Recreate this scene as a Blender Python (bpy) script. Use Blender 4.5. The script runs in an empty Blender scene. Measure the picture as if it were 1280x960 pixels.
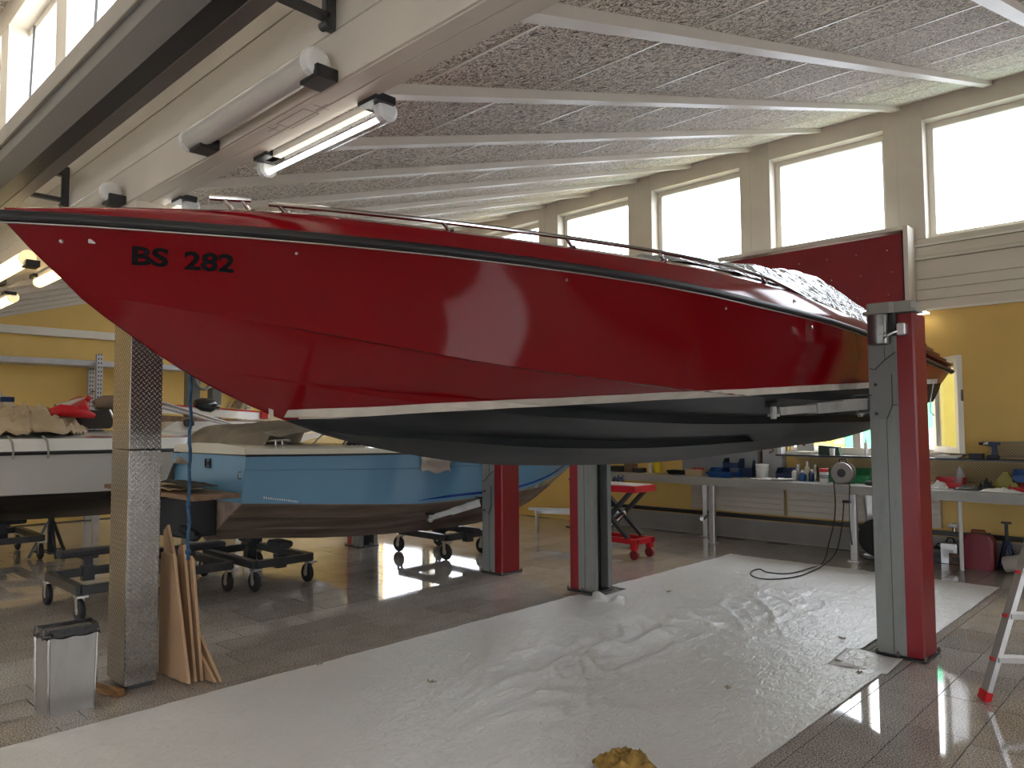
import bpy, bmesh, math, random
from mathutils import Vector, Matrix, noise
from mathutils.geometry import convex_hull_2d
R = random.Random(7)
PI = math.pi
SC = bpy.context.scene
COL = SC.collection
# ------------------------------------------------------------------ camera
YAW, PITCH, ROLL, FPX = math.radians(43.7895), math.radians(3.1784), math.radians(-0.3234), 933.34
EYE = Vector((0, 0, 1.65))
_f = Vector((-math.sin(YAW) * math.cos(PITCH), math.cos(YAW) * math.cos(PITCH), math.sin(PITCH)))
_r0 = Vector((math.cos(YAW), math.sin(YAW), 0)); _u0 = _r0.cross(_f)
_r = _r0 * math.cos(ROLL) + _u0 * math.sin(ROLL); _u = -_r0 * math.sin(ROLL) + _u0 * math.cos(ROLL)
cd = bpy.data.cameras.new('camera'); cam = bpy.data.objects.new('camera', cd); COL.objects.link(cam)
cd.sensor_width = 36; cd.lens = FPX / 1280 * 36; cd.clip_start = .02; cd.clip_end = 300
cam.matrix_world = Matrix(((_r.x, _u.x, -_f.x, EYE.x), (_r.y, _u.y, -_f.y, EYE.y), (_r.z, _u.z, -_f.z, EYE.z), (0, 0, 0, 1)))
SC.camera = cam
def at(x, y, **k):
    d = _r * ((x - 640) / FPX) - _u * ((y - 480) / FPX) + _f
    a, v = list(k.items())[0]; i = 'XYZ'.index(a)
    return EYE + d * ((v - EYE[i]) / d[i])
def proj(P):
    q = Vector(P) - EYE; z = q.dot(_f)
    if z <= .05: return None
    return (640 + FPX * q.dot(_r) / z, 480 - FPX * q.dot(_u) / z, z)
# ------------------------------------------------------------------ world, exposure
w = bpy.data.worlds.new('overcast_sky'); SC.world = w; w.use_nodes = True
nt = w.node_tree; bg = nt.nodes['Background']
tc = nt.nodes.new('ShaderNodeTexCoord'); sp = nt.nodes.new('ShaderNodeSeparateXYZ'); cr = nt.nodes.new('ShaderNodeValToRGB')
nt.links.new(tc.outputs['Generated'], sp.inputs[0]); nt.links.new(sp.outputs['Z'], cr.inputs[0])
cr.color_ramp.elements[0].position = 0; cr.color_ramp.elements[0].color = (.34, .352, .375, 1)
cr.color_ramp.elements[1].position = 1; cr.color_ramp.elements[1].color = (.95, .97, 1, 1)
nt.links.new(cr.outputs[0], bg.inputs[0]); bg.inputs[1].default_value = 24
SC.view_settings.view_transform = 'Standard'; SC.view_settings.look = 'None'
SC.view_settings.gamma = 1; SC.view_settings.use_curve_mapping = False
SC.view_settings.exposure = -0.5
# ------------------------------------------------------------------ object helpers
ORG = {}
def tag(o, label=None, cat=None, group=None, kind=None):
    if label: o['label'] = label
    if cat: o['category'] = cat
    if group: o['group'] = group
    if kind: o['kind'] = kind
    return o
def thing(name, label, cat, loc, group=None):
    o = bpy.data.objects.new(name, None); COL.objects.link(o); o.location = loc; o.empty_display_size = .1
    ORG[o.name] = Vector(loc); return tag(o, label, cat, group)
def smooth_mesh(me, ang=.6):
    for p in me.polygons: p.use_smooth = True
    bm = bmesh.new(); bm.from_mesh(me)
    for e in bm.edges:
        if len(e.link_faces) == 2 and e.calc_face_angle(0) > ang: e.smooth = False
    bm.to_mesh(me); bm.free()
class MB:
    def __init__(s): s.v = []; s.f = []; s.m = []
    def add(s, vs, fs, m=0):
        n = len(s.v); s.v += [Vector(v) for v in vs]; s.f += [tuple(i + n for i in f) for f in fs]; s.m += [m] * len(fs); return s
    def box(s, lo, hi, m=0, bev=0, T=None):
        x0, y0, z0 = lo; x1, y1, z1 = hi
        if bev:
            b = bev; vs = []
            for z in (z0, z1):
                for zi in ((0, b) if z == z0 else (b, 0)):
                    i = b if zi == 0 else 0
                    zz = z + zi if z == z0 else z - zi
                    vs += [(x0 + b + i, y0 + i, zz), (x1 - b - i, y0 + i, zz), (x1 - i, y0 + b + i, zz), (x1 - i, y1 - b - i, zz), (x1 - b - i, y1 - i, zz), (x0 + b + i, y1 - i, zz), (x0 + i, y1 - b - i, zz), (x0 + i, y0 + b + i, zz)]
            fs = [tuple(range(7, -1, -1)), tuple(range(24, 32))]
            for k in range(3):
                for i in range(8): j = (i + 1) % 8; fs.append((k * 8 + i, k * 8 + j, k * 8 + 8 + j, k * 8 + 8 + i))
        else:
            vs = [(x0, y0, z0), (x1, y0, z0), (x1, y1, z0), (x0, y1, z0), (x0, y0, z1), (x1, y0, z1), (x1, y1, z1), (x0, y1, z1)]
            fs = [(3, 2, 1, 0), (4, 5, 6, 7), (0, 1, 5, 4), (1, 2, 6, 5), (2, 3, 7, 6), (3, 0, 4, 7)]
        if T: vs = [T @ Vector(v) for v in vs]
        return s.add(vs, fs, m)
    def bar(s, a, b, wd, ht, m=0, up=(0, 0, 1)):
        a = Vector(a); b = Vector(b); d = (b - a).normalized(); up = Vector(up)
        sd = d.cross(up)
        if sd.length < 1e-4: sd = d.cross(Vector((0, 1, 0)))
        sd.normalize(); u = sd.cross(d)
        vs = []
        for p in (a, b):
            for i, j in ((-1, -1), (1, -1), (1, 1), (-1, 1)): vs.append(p + sd * (i * wd / 2) + u * (j * ht / 2))
        return s.add(vs, [(0, 1, 2, 3), (7, 6, 5, 4), (0, 4, 5, 1), (1, 5, 6, 2), (2, 6, 7, 3), (3, 7, 4, 0)], m)
    def tube(s, pts, r, n=8, m=0, caps=True, rs=None):
        pts = [Vector(p) for p in pts]; L = len(pts); rings = []
        d0 = (pts[1] - pts[0]).normalized(); nrm = d0.orthogonal().normalized()
        for i, p in enumerate(pts):
            d = (pts[min(i + 1, L - 1)] - pts[max(i - 1, 0)]).normalized()
            nrm = (nrm - d * nrm.dot(d)); nrm = nrm.normalized() if nrm.length > 1e-5 else d.orthogonal().normalized()
            b = d.cross(nrm); rr = rs[i] if rs else r
            rings.append([p + (nrm * math.cos(2 * PI * k / n) + b * math.sin(2 * PI * k / n)) * rr for k in range(n)])
        return s.loft(rings, m, closed=True, caps=caps)
    def cyl(s, a, b, r, n=14, m=0, r2=None): return s.tube([a, b], r, n, m, rs=[r, r if r2 is None else r2])
    def loft(s, rings, m=0, closed=True, caps=True, flip=False):
        n = len(rings[0]); vs = [v for g in rings for v in g]; fs = []
        for i in range(len(rings) - 1):
            for k in range(n if closed else n - 1):
                q = (i * n + k, i * n + (k + 1) % n, (i + 1) * n + (k + 1) % n, (i + 1) * n + k)
                fs.append(q[::-1] if flip else q)
        if caps and closed:
            fs.append(tuple(range(n - 1, -1, -1))); fs.append(tuple(range((len(rings) - 1) * n, len(rings) * n)))
        return s.add(vs, fs, m)
    def lathe(s, prof, c, axis='Z', n=20, m=0):
        c = Vector(c); rings = []
        for r, h in prof:
            g = []
            for k in range(n):
                a = 2 * PI * k / n; p = (r * math.cos(a), r * math.sin(a), h)
                if axis == 'X': p = (h, p[0], p[1])
                if axis == 'Y': p = (p[0], -h, p[1])
                g.append(c + Vector(p))
            rings.append(g)
        return s.loft(rings, m)
    def prism(s, poly, ext, m=0):
        ext = Vector(ext); n = len(poly); a = [Vector(p) for p in poly]
        vs = a + [p + ext for p in a]
        fs = [tuple(range(n - 1, -1, -1)), tuple(range(n, 2 * n))] + [(i, (i + 1) % n, n + (i + 1) % n, n + i) for i in range(n)]
        return s.add(vs, fs, m)
    def ball(s, c, r, n=10, sz=(1, 1, 1), m=0):
        c = Vector(c); rings = []
        for i in range(n // 2 + 1):
            t = PI * i / (n // 2); rr = max(math.sin(t), .02)
            rings.append([c + Vector((r * rr * math.cos(2 * PI * k / n) * sz[0], r * rr * math.sin(2 * PI * k / n) * sz[1], -r * math.cos(t) * sz[2])) for k in range(n)])
        return s.loft(rings, m)
    def grid(s, fn, nu, nv, m=0):
        vs = [fn(i / nu, j / nv) for j in range(nv + 1) for i in range(nu + 1)]
        fs = [(j * (nu + 1) + i, j * (nu + 1) + i + 1, (j + 1) * (nu + 1) + i + 1, (j + 1) * (nu + 1) + i) for j in range(nv) for i in range(nu)]
        return s.add(vs, fs, m)
    def build(s, name, mats, parent=None, label=None, cat=None, group=None, kind=None, smooth=False, thick=0, origin=None, fixn=True):
        if not isinstance(mats, (list, tuple)): mats = [mats]
        if parent is not None: org = ORG[parent.name]
        elif origin is not None: org = Vector(origin)
        else:
            xs = [v.x for v in s.v]; ys = [v.y for v in s.v]; zs = [v.z for v in s.v]
            org = Vector(((min(xs) + max(xs)) / 2, (min(ys) + max(ys)) / 2, min(zs)))
        me = bpy.data.meshes.new(name); me.from_pydata([v - org for v in s.v], [], s.f)
        for mt in mats: me.materials.append(mt)
        for p, mi in zip(me.polygons, s.m): p.material_index = mi
        if fixn:
            bm = bmesh.new(); bm.from_mesh(me); bmesh.ops.recalc_face_normals(bm, faces=bm.faces); bm.to_mesh(me); bm.free()
        if smooth: smooth_mesh(me, smooth if isinstance(smooth, float) else .6)
        me.update()
        o = bpy.data.objects.new(name, me); COL.objects.link(o)
        if parent is not None: o.parent = parent
        else: o.location = org
        ORG[o.name] = org
        if thick:
            md = o.modifiers.new('solid', 'SOLIDIFY'); md.thickness = thick; md.offset = 0
        return tag(o, label, cat, group, kind)
def copy_tree(o, parent=None, loc=None, rz=None):
    c = o.copy(); COL.objects.link(c)
    if parent is not None: c.parent = parent
    if loc is not None: c.location = loc
    if rz is not None: c.rotation_euler = (0, 0, rz)
    ORG[c.name] = ORG.get(parent.name) if parent is not None else Vector(c.location)
    for ch in [x for x in KIDS(o)]: copy_tree(ch, c)
    return c
def KIDS(o): return [x for x in COL.objects if x.parent == o]
def lerp(x, xs, ys):
    if x <= xs[0]: return ys[0]
    for i in range(len(xs) - 1):
        if x <= xs[i + 1]: return ys[i] + (ys[i + 1] - ys[i]) * (x - xs[i]) / (xs[i + 1] - xs[i])
    return ys[-1]
def spline(tab):
    """smooth interpolation through (x, a, b...) rows (Catmull-Rom, monotone in x)"""
    def f(x, k):
        n = len(tab)
        if x <= tab[0][0]: return tab[0][k]
        if x >= tab[-1][0]: return tab[-1][k]
        i = 0
        while tab[i + 1][0] < x: i += 1
        def sl(j):
            if j <= 0: return (tab[1][k] - tab[0][k]) / (tab[1][0] - tab[0][0])
            if j >= n - 1: return (tab[-1][k] - tab[-2][k]) / (tab[-1][0] - tab[-2][0])
            return (tab[j + 1][k] - tab[j - 1][k]) / (tab[j + 1][0] - tab[j - 1][0])
        h = tab[i + 1][0] - tab[i][0]; t = (x - tab[i][0]) / h
        a, b, m0, m1 = tab[i][k], tab[i + 1][k], sl(i) * h, sl(i + 1) * h
        return (2 * t**3 - 3 * t**2 + 1) * a + (t**3 - 2 * t**2 + t) * m0 + (-2 * t**3 + 3 * t**2) * b + (t**3 - t**2) * m1
    return f
# ------------------------------------------------------------------ materials
def mat(name, col, rough=.5, metal=0, var=.08, scale=3, bump=0, bscale=40, coat=0, spec=.5, emit=None, es=0, stretch=None, trans=0, objrand=0, grime=None, gscale=1.2, gamt=.5):
    m = bpy.data.materials.new(name); m.use_nodes = True; n = m.node_tree.nodes; l = m.node_tree.links
    b = n['Principled BSDF']; b.inputs['Roughness'].default_value = rough; b.inputs['Metallic'].default_value = metal
    b.inputs['Coat Weight'].default_value = coat; b.inputs['Coat Roughness'].default_value = .04
    b.inputs['Specular IOR Level'].default_value = spec; b.inputs['Transmission Weight'].default_value = trans
    c = n.new('ShaderNodeTexCoord'); mp = n.new('ShaderNodeMapping'); l.new(c.outputs['Object'], mp.inputs[0])
    if stretch: mp.inputs['Scale'].default_value = stretch
    nz = n.new('ShaderNodeTexNoise'); nz.inputs['Scale'].default_value = scale; nz.inputs['Detail'].default_value = 6
    l.new(mp.outputs[0], nz.inputs[0])
    rp = n.new('ShaderNodeValToRGB'); l.new(nz.outputs[0], rp.inputs[0])
    lo = [max(0, x * (1 - var)) for x in col]; hi = [min(1, x * (1 + var)) for x in col]
    rp.color_ramp.elements[0].position = .3; rp.color_ramp.elements[0].color = (*lo, 1)
    rp.color_ramp.elements[1].position = .7; rp.color_ramp.elements[1].color = (*hi, 1)
    out = rp.outputs[0]
    if grime:
        g = n.new('ShaderNodeTexNoise'); g.inputs['Scale'].default_value = gscale; g.inputs['Detail'].default_value = 8; g.inputs['Roughness'].default_value = .65
        l.new(mp.outputs[0], g.inputs[0]); gr = n.new('ShaderNodeValToRGB'); l.new(g.outputs[0], gr.inputs[0])
        gr.color_ramp.elements[0].position = .48; gr.color_ramp.elements[0].color = (0, 0, 0, 1); gr.color_ramp.elements[1].position = .72; gr.color_ramp.elements[1].color = (gamt,) * 3 + (1,)
        mx = n.new('ShaderNodeMix'); mx.data_type = 'RGBA'; l.new(gr.outputs[0], mx.inputs[0]); l.new(out, mx.inputs[6]); mx.inputs[7].default_value = (*grime, 1); out = mx.outputs[2]
    if objrand:
        oi = n.new('ShaderNodeObjectInfo'); mr = n.new('ShaderNodeMapRange'); mr.inputs[3].default_value = 1 - objrand; mr.inputs[4].default_value = 1 + objrand
        l.new(oi.outputs['Random'], mr.inputs[0]); hs = n.new('ShaderNodeHueSaturation'); l.new(mr.outputs[0], hs.inputs['Value']); l.new(out, hs.inputs['Color']); out = hs.outputs[0]
    l.new(out, b.inputs['Base Color'])
    if bump:
        nb = n.new('ShaderNodeTexNoise'); nb.inputs['Scale'].default_value = bscale; nb.inputs['Detail'].default_value = 5
        l.new(mp.outputs[0], nb.inputs[0]); bp = n.new('ShaderNodeBump'); bp.inputs['Strength'].default_value = bump; bp.inputs['Distance'].default_value = .02
        l.new(nb.outputs[0], bp.inputs['Height']); l.new(bp.outputs[0], b.inputs['Normal'])
    if emit: b.inputs['Emission Color'].default_value = (*emit, 1); b.inputs['Emission Strength'].default_value = es
    m['b'] = 1
    return m
M = {}
M['white_paint'] = mat('white_paint', (.68, .615, .525), .45, var=.05, scale=2, grime=(.5, .47, .42), gamt=.3)
M['white_trim'] = mat('white_trim', (.78, .73, .64), .35, var=.03)
M['siding'] = mat('cream_siding', (.66, .60, .50), .42, var=.04, scale=1.5, stretch=(.5, 4, 4))
M['yellow'] = mat('yellow_wall_paint', (.74, .50, .15), .6, var=.06, scale=1.2, bump=.05, bscale=60)
M['black'] = mat('black_plastic', (.014, .014, .016), .4, var=.2)
M['rubber'] = mat('black_rubber', (.018, .018, .018), .65, var=.3)
M['dark_steel'] = mat('dark_painted_steel', (.035, .037, .04), .4, var=.2, scale=8)
M['steel'] = mat('brushed_steel', (.55, .55, .54), .3, metal=1, var=.1, scale=4, stretch=(1, 1, 12))
M['chrome'] = mat('polished_stainless', (.5, .49, .48), .15, metal=1, var=.03)
M['alu'] = mat('aluminium', (.62, .62, .62), .35, metal=.9, var=.06, scale=8)
M['lift_grey'] = mat('lift_grey_paint', (.25, .26, .245), .42, var=.08, scale=4, grime=(.07, .07, .065), gamt=.5, gscale=4, stretch=(2, 2, .5))
M['lift_red'] = mat('lift_red_paint', (.25, .006, .012), .33, var=.08, scale=3, grime=(.25, .01, .012), gamt=.5, gscale=3)
M['red_plastic'] = mat('red_plastic', (.55, .012, .02), .35, var=.1)
M['rust_bolt'] = mat('bolt_steel', (.18, .16, .14), .5, metal=.7, var=.2)
M['wood'] = mat('plywood_face', (.52, .34, .2), .6, var=.12, scale=3, stretch=(1, 1, .15), bump=.05)
M['oldwood'] = mat('old_brown_wood', (.2, .12, .07), .65, var=.3, scale=4, stretch=(.4, 3, 3), bump=.2)
M['cardboard'] = mat('cardboard', (.5, .37, .23), .8, var=.08, scale=6)
M['tarp'] = mat('beige_canvas', (.44, .34, .22), .75, var=.15, scale=5, bump=.35, bscale=9)
M['greytarp'] = mat('grey_brown_canvas', (.21, .18, .14), .6, var=.25, scale=4, bump=.3, bscale=8)
M['red_gel'] = mat('red_gelcoat', (.22, .001, .005), .09, var=.04, scale=1, spec=.5)
M['white_gel'] = mat('white_gelcoat', (.78, .76, .71), .14, var=.03, scale=1, coat=.6)
M['cream_gel'] = mat('cream_gelcoat', (.7, .66, .54), .2, var=.04, scale=1, coat=.4)
M['cloth_w'] = mat('white_rag', (.7, .7, .68), .8, var=.1, bump=.4, bscale=30)
M['green'] = mat('green_plastic', (.02, .22, .08), .4)
M['blue_p'] = mat('blue_plastic', (.01, .07, .25), .35, var=.15)
M['navy'] = mat('navy_plastic', (.012, .03, .09), .35)
M['white_p'] = mat('white_plastic', (.72, .72, .7), .35, var=.04)
M['yell_p'] = mat('bright_yellow_plastic', (.75, .55, .02), .4)
M['paper'] = mat('paper', (.75, .75, .73), .7, var=.04)
M['glass_clear'] = None
def glass(name, tint=(.96, .98, 1)):
    m = bpy.data.materials.new(name); m.use_nodes = True; n = m.node_tree.nodes; l = m.node_tree.links
    n.remove(n['Principled BSDF']); t = n.new('ShaderNodeBsdfTransparent'); t.inputs[0].default_value = (*tint, 1)
    g = n.new('ShaderNodeBsdfGlossy'); g.inputs['Roughness'].default_value = .02; lw = n.new('ShaderNodeLayerWeight'); lw.inputs[0].default_value = .5; pw = n.new('ShaderNodeMath'); pw.operation = 'POWER'; pw.inputs[1].default_value = 5; l.new(lw.outputs['Facing'], pw.inputs[0]); f = n.new('ShaderNodeMath'); f.operation = 'MULTIPLY_ADD'; f.inputs[1].default_value = .9; f.inputs[2].default_value = .05; l.new(pw.outputs[0], f.inputs[0])
    nz = n.new('ShaderNodeTexNoise'); nz.inputs['Scale'].default_value = 2; bp = n.new('ShaderNodeBump'); bp.inputs['Strength'].default_value = .02; l.new(nz.outputs[0], bp.inputs['Height']); l.new(bp.outputs[0], g.inputs['Normal'])
    x = n.new('ShaderNodeMixShader'); l.new(f.outputs[0], x.inputs[0]); l.new(t.outputs[0], x.inputs[1]); l.new(g.outputs[0], x.inputs[2])
    l.new(x.outputs[0], n['Material Output'].inputs[0]); return m
M['glass'] = glass('window_glass')
M['diffuser'] = mat('clear_ribbed_tube', (.8, .78, .72), .25, var=.03, trans=.35)
def emitter(name, col, st): return mat(name, col, .5, emit=col, es=st, var=.01)
M['lamp_warm'] = emitter('lit_tube_warm', (1, .78, .42), 4)
M['lamp_white'] = emitter('lit_tube_white', (1, .96, .86), 9)
def granite():
    m = mat('polished_granite', (.39, .362, .335), .08, var=.1, scale=4, objrand=.12, spec=.7); n = m.node_tree.nodes; l = m.node_tree.links
    b = n['Principled BSDF']; src = b.inputs['Base Color'].links[0].from_socket
    c = n.new('ShaderNodeTexCoord'); geo = n.new('ShaderNodeNewGeometry')
    v = n.new('ShaderNodeTexNoise'); v.inputs['Scale'].default_value = 120; v.inputs['Detail'].default_value = 3; l.new(geo.outputs['Position'], v.inputs[0])
    r = n.new('ShaderNodeValToRGB'); l.new(v.outputs[0], r.inputs[0]); r.color_ramp.elements[0].position = .38; r.color_ramp.elements[0].color = (.35, .35, .35, 1); r.color_ramp.elements[1].position = .62; r.color_ramp.elements[1].color = (1.7, 1.65, 1.6, 1)
    mx = n.new('ShaderNodeMix'); mx.data_type = 'RGBA'; mx.blend_type = 'MULTIPLY'; mx.inputs[0].default_value = 1; l.new(src, mx.inputs[6]); l.new(r.outputs[0], mx.inputs[7]); l.new(mx.outputs[2], b.inputs['Base Color'])
    w2 = n.new('ShaderNodeTexNoise'); w2.inputs['Scale'].default_value = 1.1; w2.inputs['Detail'].default_value = 7; l.new(geo.outputs['Position'], w2.inputs[0])
    mr = n.new('ShaderNodeMapRange'); mr.inputs[1].default_value = .35; mr.inputs[2].default_value = .7; mr.inputs[3].default_value = .03; mr.inputs[4].default_value = .09; l.new(w2.outputs[0], mr.inputs[0]); l.new(mr.outputs[0], b.inputs['Roughness'])
    return m
M['granite'] = granite()
M['grout'] = mat('dark_grout', (.07, .068, .064), .7)
def woodwool():
    m = mat('wood_wool', (.36, .33, .29), .85, var=.05, spec=.2); n = m.node_tree.nodes; l = m.node_tree.links; b = n['Principled BSDF']
    geo = n.new('ShaderNodeNewGeometry'); dist = n.new('ShaderNodeTexNoise'); dist.inputs['Scale'].default_value = 9; l.new(geo.outputs['Position'], dist.inputs[0])
    ad = n.new('ShaderNodeMix'); ad.data_type = 'VECTOR'; ad.inputs[0].default_value = .12; l.new(geo.outputs['Position'], ad.inputs[4]); l.new(dist.outputs['Color'], ad.inputs[5])
    vs = []
    for sc in ((26, 160, 1), (130, 34, 1), (85, 80, 1)):
        mp = n.new('ShaderNodeMapping'); mp.inputs['Scale'].default_value = sc; mp.inputs['Rotation'].default_value = (0, 0, sc[0] * .05); l.new(ad.outputs[1], mp.inputs[0])
        nz = n.new('ShaderNodeTexNoise'); nz.inputs['Scale'].default_value = 1; nz.inputs['Detail'].default_value = 2; l.new(mp.outputs[0], nz.inputs[0]); vs.append(nz.outputs[0])
    a = n.new('ShaderNodeMath'); a.operation = 'MAXIMUM'; l.new(vs[0], a.inputs[0]); l.new(vs[1], a.inputs[1])
    a2 = n.new('ShaderNodeMath'); a2.operation = 'MAXIMUM'; l.new(a.outputs[0], a2.inputs[0]); l.new(vs[2], a2.inputs[1])
    r = n.new('ShaderNodeValToRGB'); l.new(a2.outputs[0], r.inputs[0])
    r.color_ramp.elements[0].position = .5; r.color_ramp.elements[0].color = (.15, .125, .105, 1); r.color_ramp.elements[1].position = .61; r.color_ramp.elements[1].color = (.97, .89, .78, 1)
    l.new(r.outputs[0], b.inputs['Base Color']); bp = n.new('ShaderNodeBump'); bp.inputs['Strength'].default_value = .8; bp.inputs['Distance'].default_value = .01; l.new(a2.outputs[0], bp.inputs['Height']); l.new(bp.outputs[0], b.inputs['Normal'])
    return m
M['woodwool'] = woodwool()
def diamond():
    m = mat('diamond_plate', (.62, .6, .57), .28, metal=1, var=.1, scale=3); n = m.node_tree.nodes; l = m.node_tree.links; b = n['Principled BSDF']
    c = n.new('ShaderNodeTexCoord'); sx = n.new('ShaderNodeSeparateXYZ'); l.new(c.outputs['Object'], sx.inputs[0])
    def mt(op, a, b2=None, cl=False):
        q = n.new('ShaderNodeMath'); q.operation = op; q.use_clamp = cl
        for i, s in enumerate((a, b2)):
            if s is None: continue
            if isinstance(s, (int, float)): q.inputs[i].default_value = s
            else: l.new(s, q.inputs[i])
        return q.outputs[0]
    h = mt('ADD', sx.outputs[0], sx.outputs[1]); P = .034
    outs = []
    for k, (ox, sgn) in enumerate(((0, 1), (.5, -1))):
        u = mt('ADD', mt('DIVIDE', h, P), ox); v = mt('ADD', mt('DIVIDE', sx.outputs[2], P), 0)
        fu = mt('SUBTRACT', mt('FRACT', mt('ADD', u, 100)), .5); fv = mt('SUBTRACT', mt('FRACT', mt('ADD', v, 100 + ox)), .5)
        a = mt('ADD', fu, mt('MULTIPLY', fv, sgn)); bb = mt('SUBTRACT', fu, mt('MULTIPLY', fv, sgn))
        e = mt('ADD', mt('POWER', mt('DIVIDE', a, .62), 2), mt('POWER', mt('DIVIDE', bb, .13), 2))
        outs.append(mt('SUBTRACT', 1, e, True))
    H = mt('MAXIMUM', outs[0], outs[1]); bp = n.new('ShaderNodeBump'); bp.inputs['Strength'].default_value = 1; bp.inputs['Distance'].default_value = .015
    l.new(H, bp.inputs['Height']); l.new(bp.outputs[0], b.inputs['Normal'])
    src = b.inputs['Base Color'].links[0].from_socket; mx = n.new('ShaderNodeMix'); mx.data_type = 'RGBA'; mx.blend_type = 'MULTIPLY'; mx.inputs[0].default_value = 1
    cr_ = n.new('ShaderNodeValToRGB'); l.new(H, cr_.inputs[0]); cr_.color_ramp.elements[0].color = (.42, .40, .38, 1); cr_.color_ramp.elements[0].position = .1; cr_.color_ramp.elements[1].color = (1.35, 1.35, 1.35, 1); cr_.color_ramp.elements[1].position = .5
    l.new(src, mx.inputs[6]); l.new(cr_.outputs[0], mx.inputs[7]); l.new(mx.outputs[2], b.inputs['Base Color']); return m
M['diamond'] = diamond()
def hull_mat(name, upper, lower, z0, slope, rough_low=.5, streak=None, rough_up=.1, y0=0, coat=1):
    """paint scheme split along the waterline plane z = z0 + slope*y (world metres, object frame is not rotated)"""
    m = mat(name, upper, rough_up, var=.04, scale=1, coat=coat); n = m.node_tree.nodes; l = m.node_tree.links; b = n['Principled BSDF']
    src = b.inputs['Base Color'].links[0].from_socket
    c = n.new('ShaderNodeTexCoord'); sx = n.new('ShaderNodeSeparateXYZ'); l.new(c.outputs['Object'], sx.inputs[0])
    my = n.new('ShaderNodeMath'); my.operation = 'MULTIPLY_ADD'; l.new(sx.outputs[1], my.inputs[0]); my.inputs[1].default_value = -slope; l.new(sx.outputs[2], my.inputs[2])
    gt = n.new('ShaderNodeMath'); gt.operation = 'LESS_THAN'; l.new(my.outputs[0], gt.inputs[0]); gt.inputs[1].default_value = z0
    nz = n.new('ShaderNodeTexNoise'); nz.inputs['Scale'].default_value = 3; nz.inputs['Detail'].default_value = 8; mp = n.new('ShaderNodeMapping'); mp.inputs['Scale'].default_value = (2, .35, 3); l.new(c.outputs['Object'], mp.inputs[0]); l.new(mp.outputs[0], nz.inputs[0])
    r = n.new('ShaderNodeValToRGB'); l.new(nz.outputs[0], r.inputs[0]); r.color_ramp.elements[0].position = .35; r.color_ramp.elements[1].position = .7
    s2 = streak or [min(1, x * 1.5) for x in lower]
    r.color_ramp.elements[0].color = (*lower, 1); r.color_ramp.elements[1].color = (*s2, 1)
    mx = n.new('ShaderNodeMix'); mx.data_type = 'RGBA'; l.new(gt.outputs[0], mx.inputs[0]); l.new(src, mx.inputs[6]); l.new(r.outputs[0], mx.inputs[7]); l.new(mx.outputs[2], b.inputs['Base Color'])
    for inp, a, bb in (('Roughness', rough_up, rough_low), ('Coat Weight', coat, 0), ('Specular IOR Level', .38, .22)):
        mr = n.new('ShaderNodeMapRange'); l.new(gt.outputs[0], mr.inputs[0]); mr.inputs[3].default_value = a; mr.inputs[4].default_value = bb; l.new(mr.outputs[0], b.inputs[inp])
    return m
# sky light comes in by every window of the sawtooth roof and by the added glazed doors
# ------------------------------------------------------------------ floor: granite tiles over a slab
XL, XR, YB, YF = -15.0, 5.0, -6.7, 10.2
YG = 1.85
def zmain(y): return 5.70 + .297 * (y - 10.2)
def zfront(y): return 6.13 + .297 * (y - YG)
fl = MB().box((XL, YB, -.2), (XR, YF + .3, -.004)).build('floor', M['grout'], kind='structure', origin=(0, 0, 0))
TX, TY = .3095, .62
tm = MB().box((-TX / 2 + .003, -TY / 2 + .003, -.012), (TX / 2 - .003, TY / 2 - .003, 0))
tiles = []
nx0 = int((XL + 1.032) / TX) + 1; nx1 = int((XR + 1.032) / TX) - 1
offs = {0: 4.467, -1: 4.53, -2: 4.40}
rt = random.Random(3)
for i in range(nx0, nx1):
    x0 = -1.032 + i * TX; oy = offs.get(i, 4.4 + rt.choice((0, .31, .155, .465, .07)))
    j0 = math.ceil((YB - oy) / TY)
    y = oy + j0 * TY
    while y + TY < YF + .3:
        c = (x0 + TX / 2, y + TY / 2, 0); sc = 0; q = proj(c)
        if q and -40 < q[0] < 1320 and q[1] < 1000:
            sc = 1 / q[2] ** 3
            if -4.5 < c[0] < -1.9 and c[1] < 8.6: sc *= .0001
        tiles.append((sc, c)); y += TY
tiles.sort(key=lambda t: -t[0])
first = tm.build('tile', M['granite'], fl); first.location = tiles[0][1]
for s, c in tiles[1:300]:
    o = first.copy(); o.location = c; COL.objects.link(o)
far = MB()
for s, c in tiles[300:]:
    n = len(far.v); x, y, _ = c; a, b = TX / 2 - .003, TY / 2 - .003
    far.box((x - a, y - b, -.012), (x + a, y + b, 0))
far.build('tile_field', M['granite'], fl, kind='stuff', fixn=False)
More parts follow.
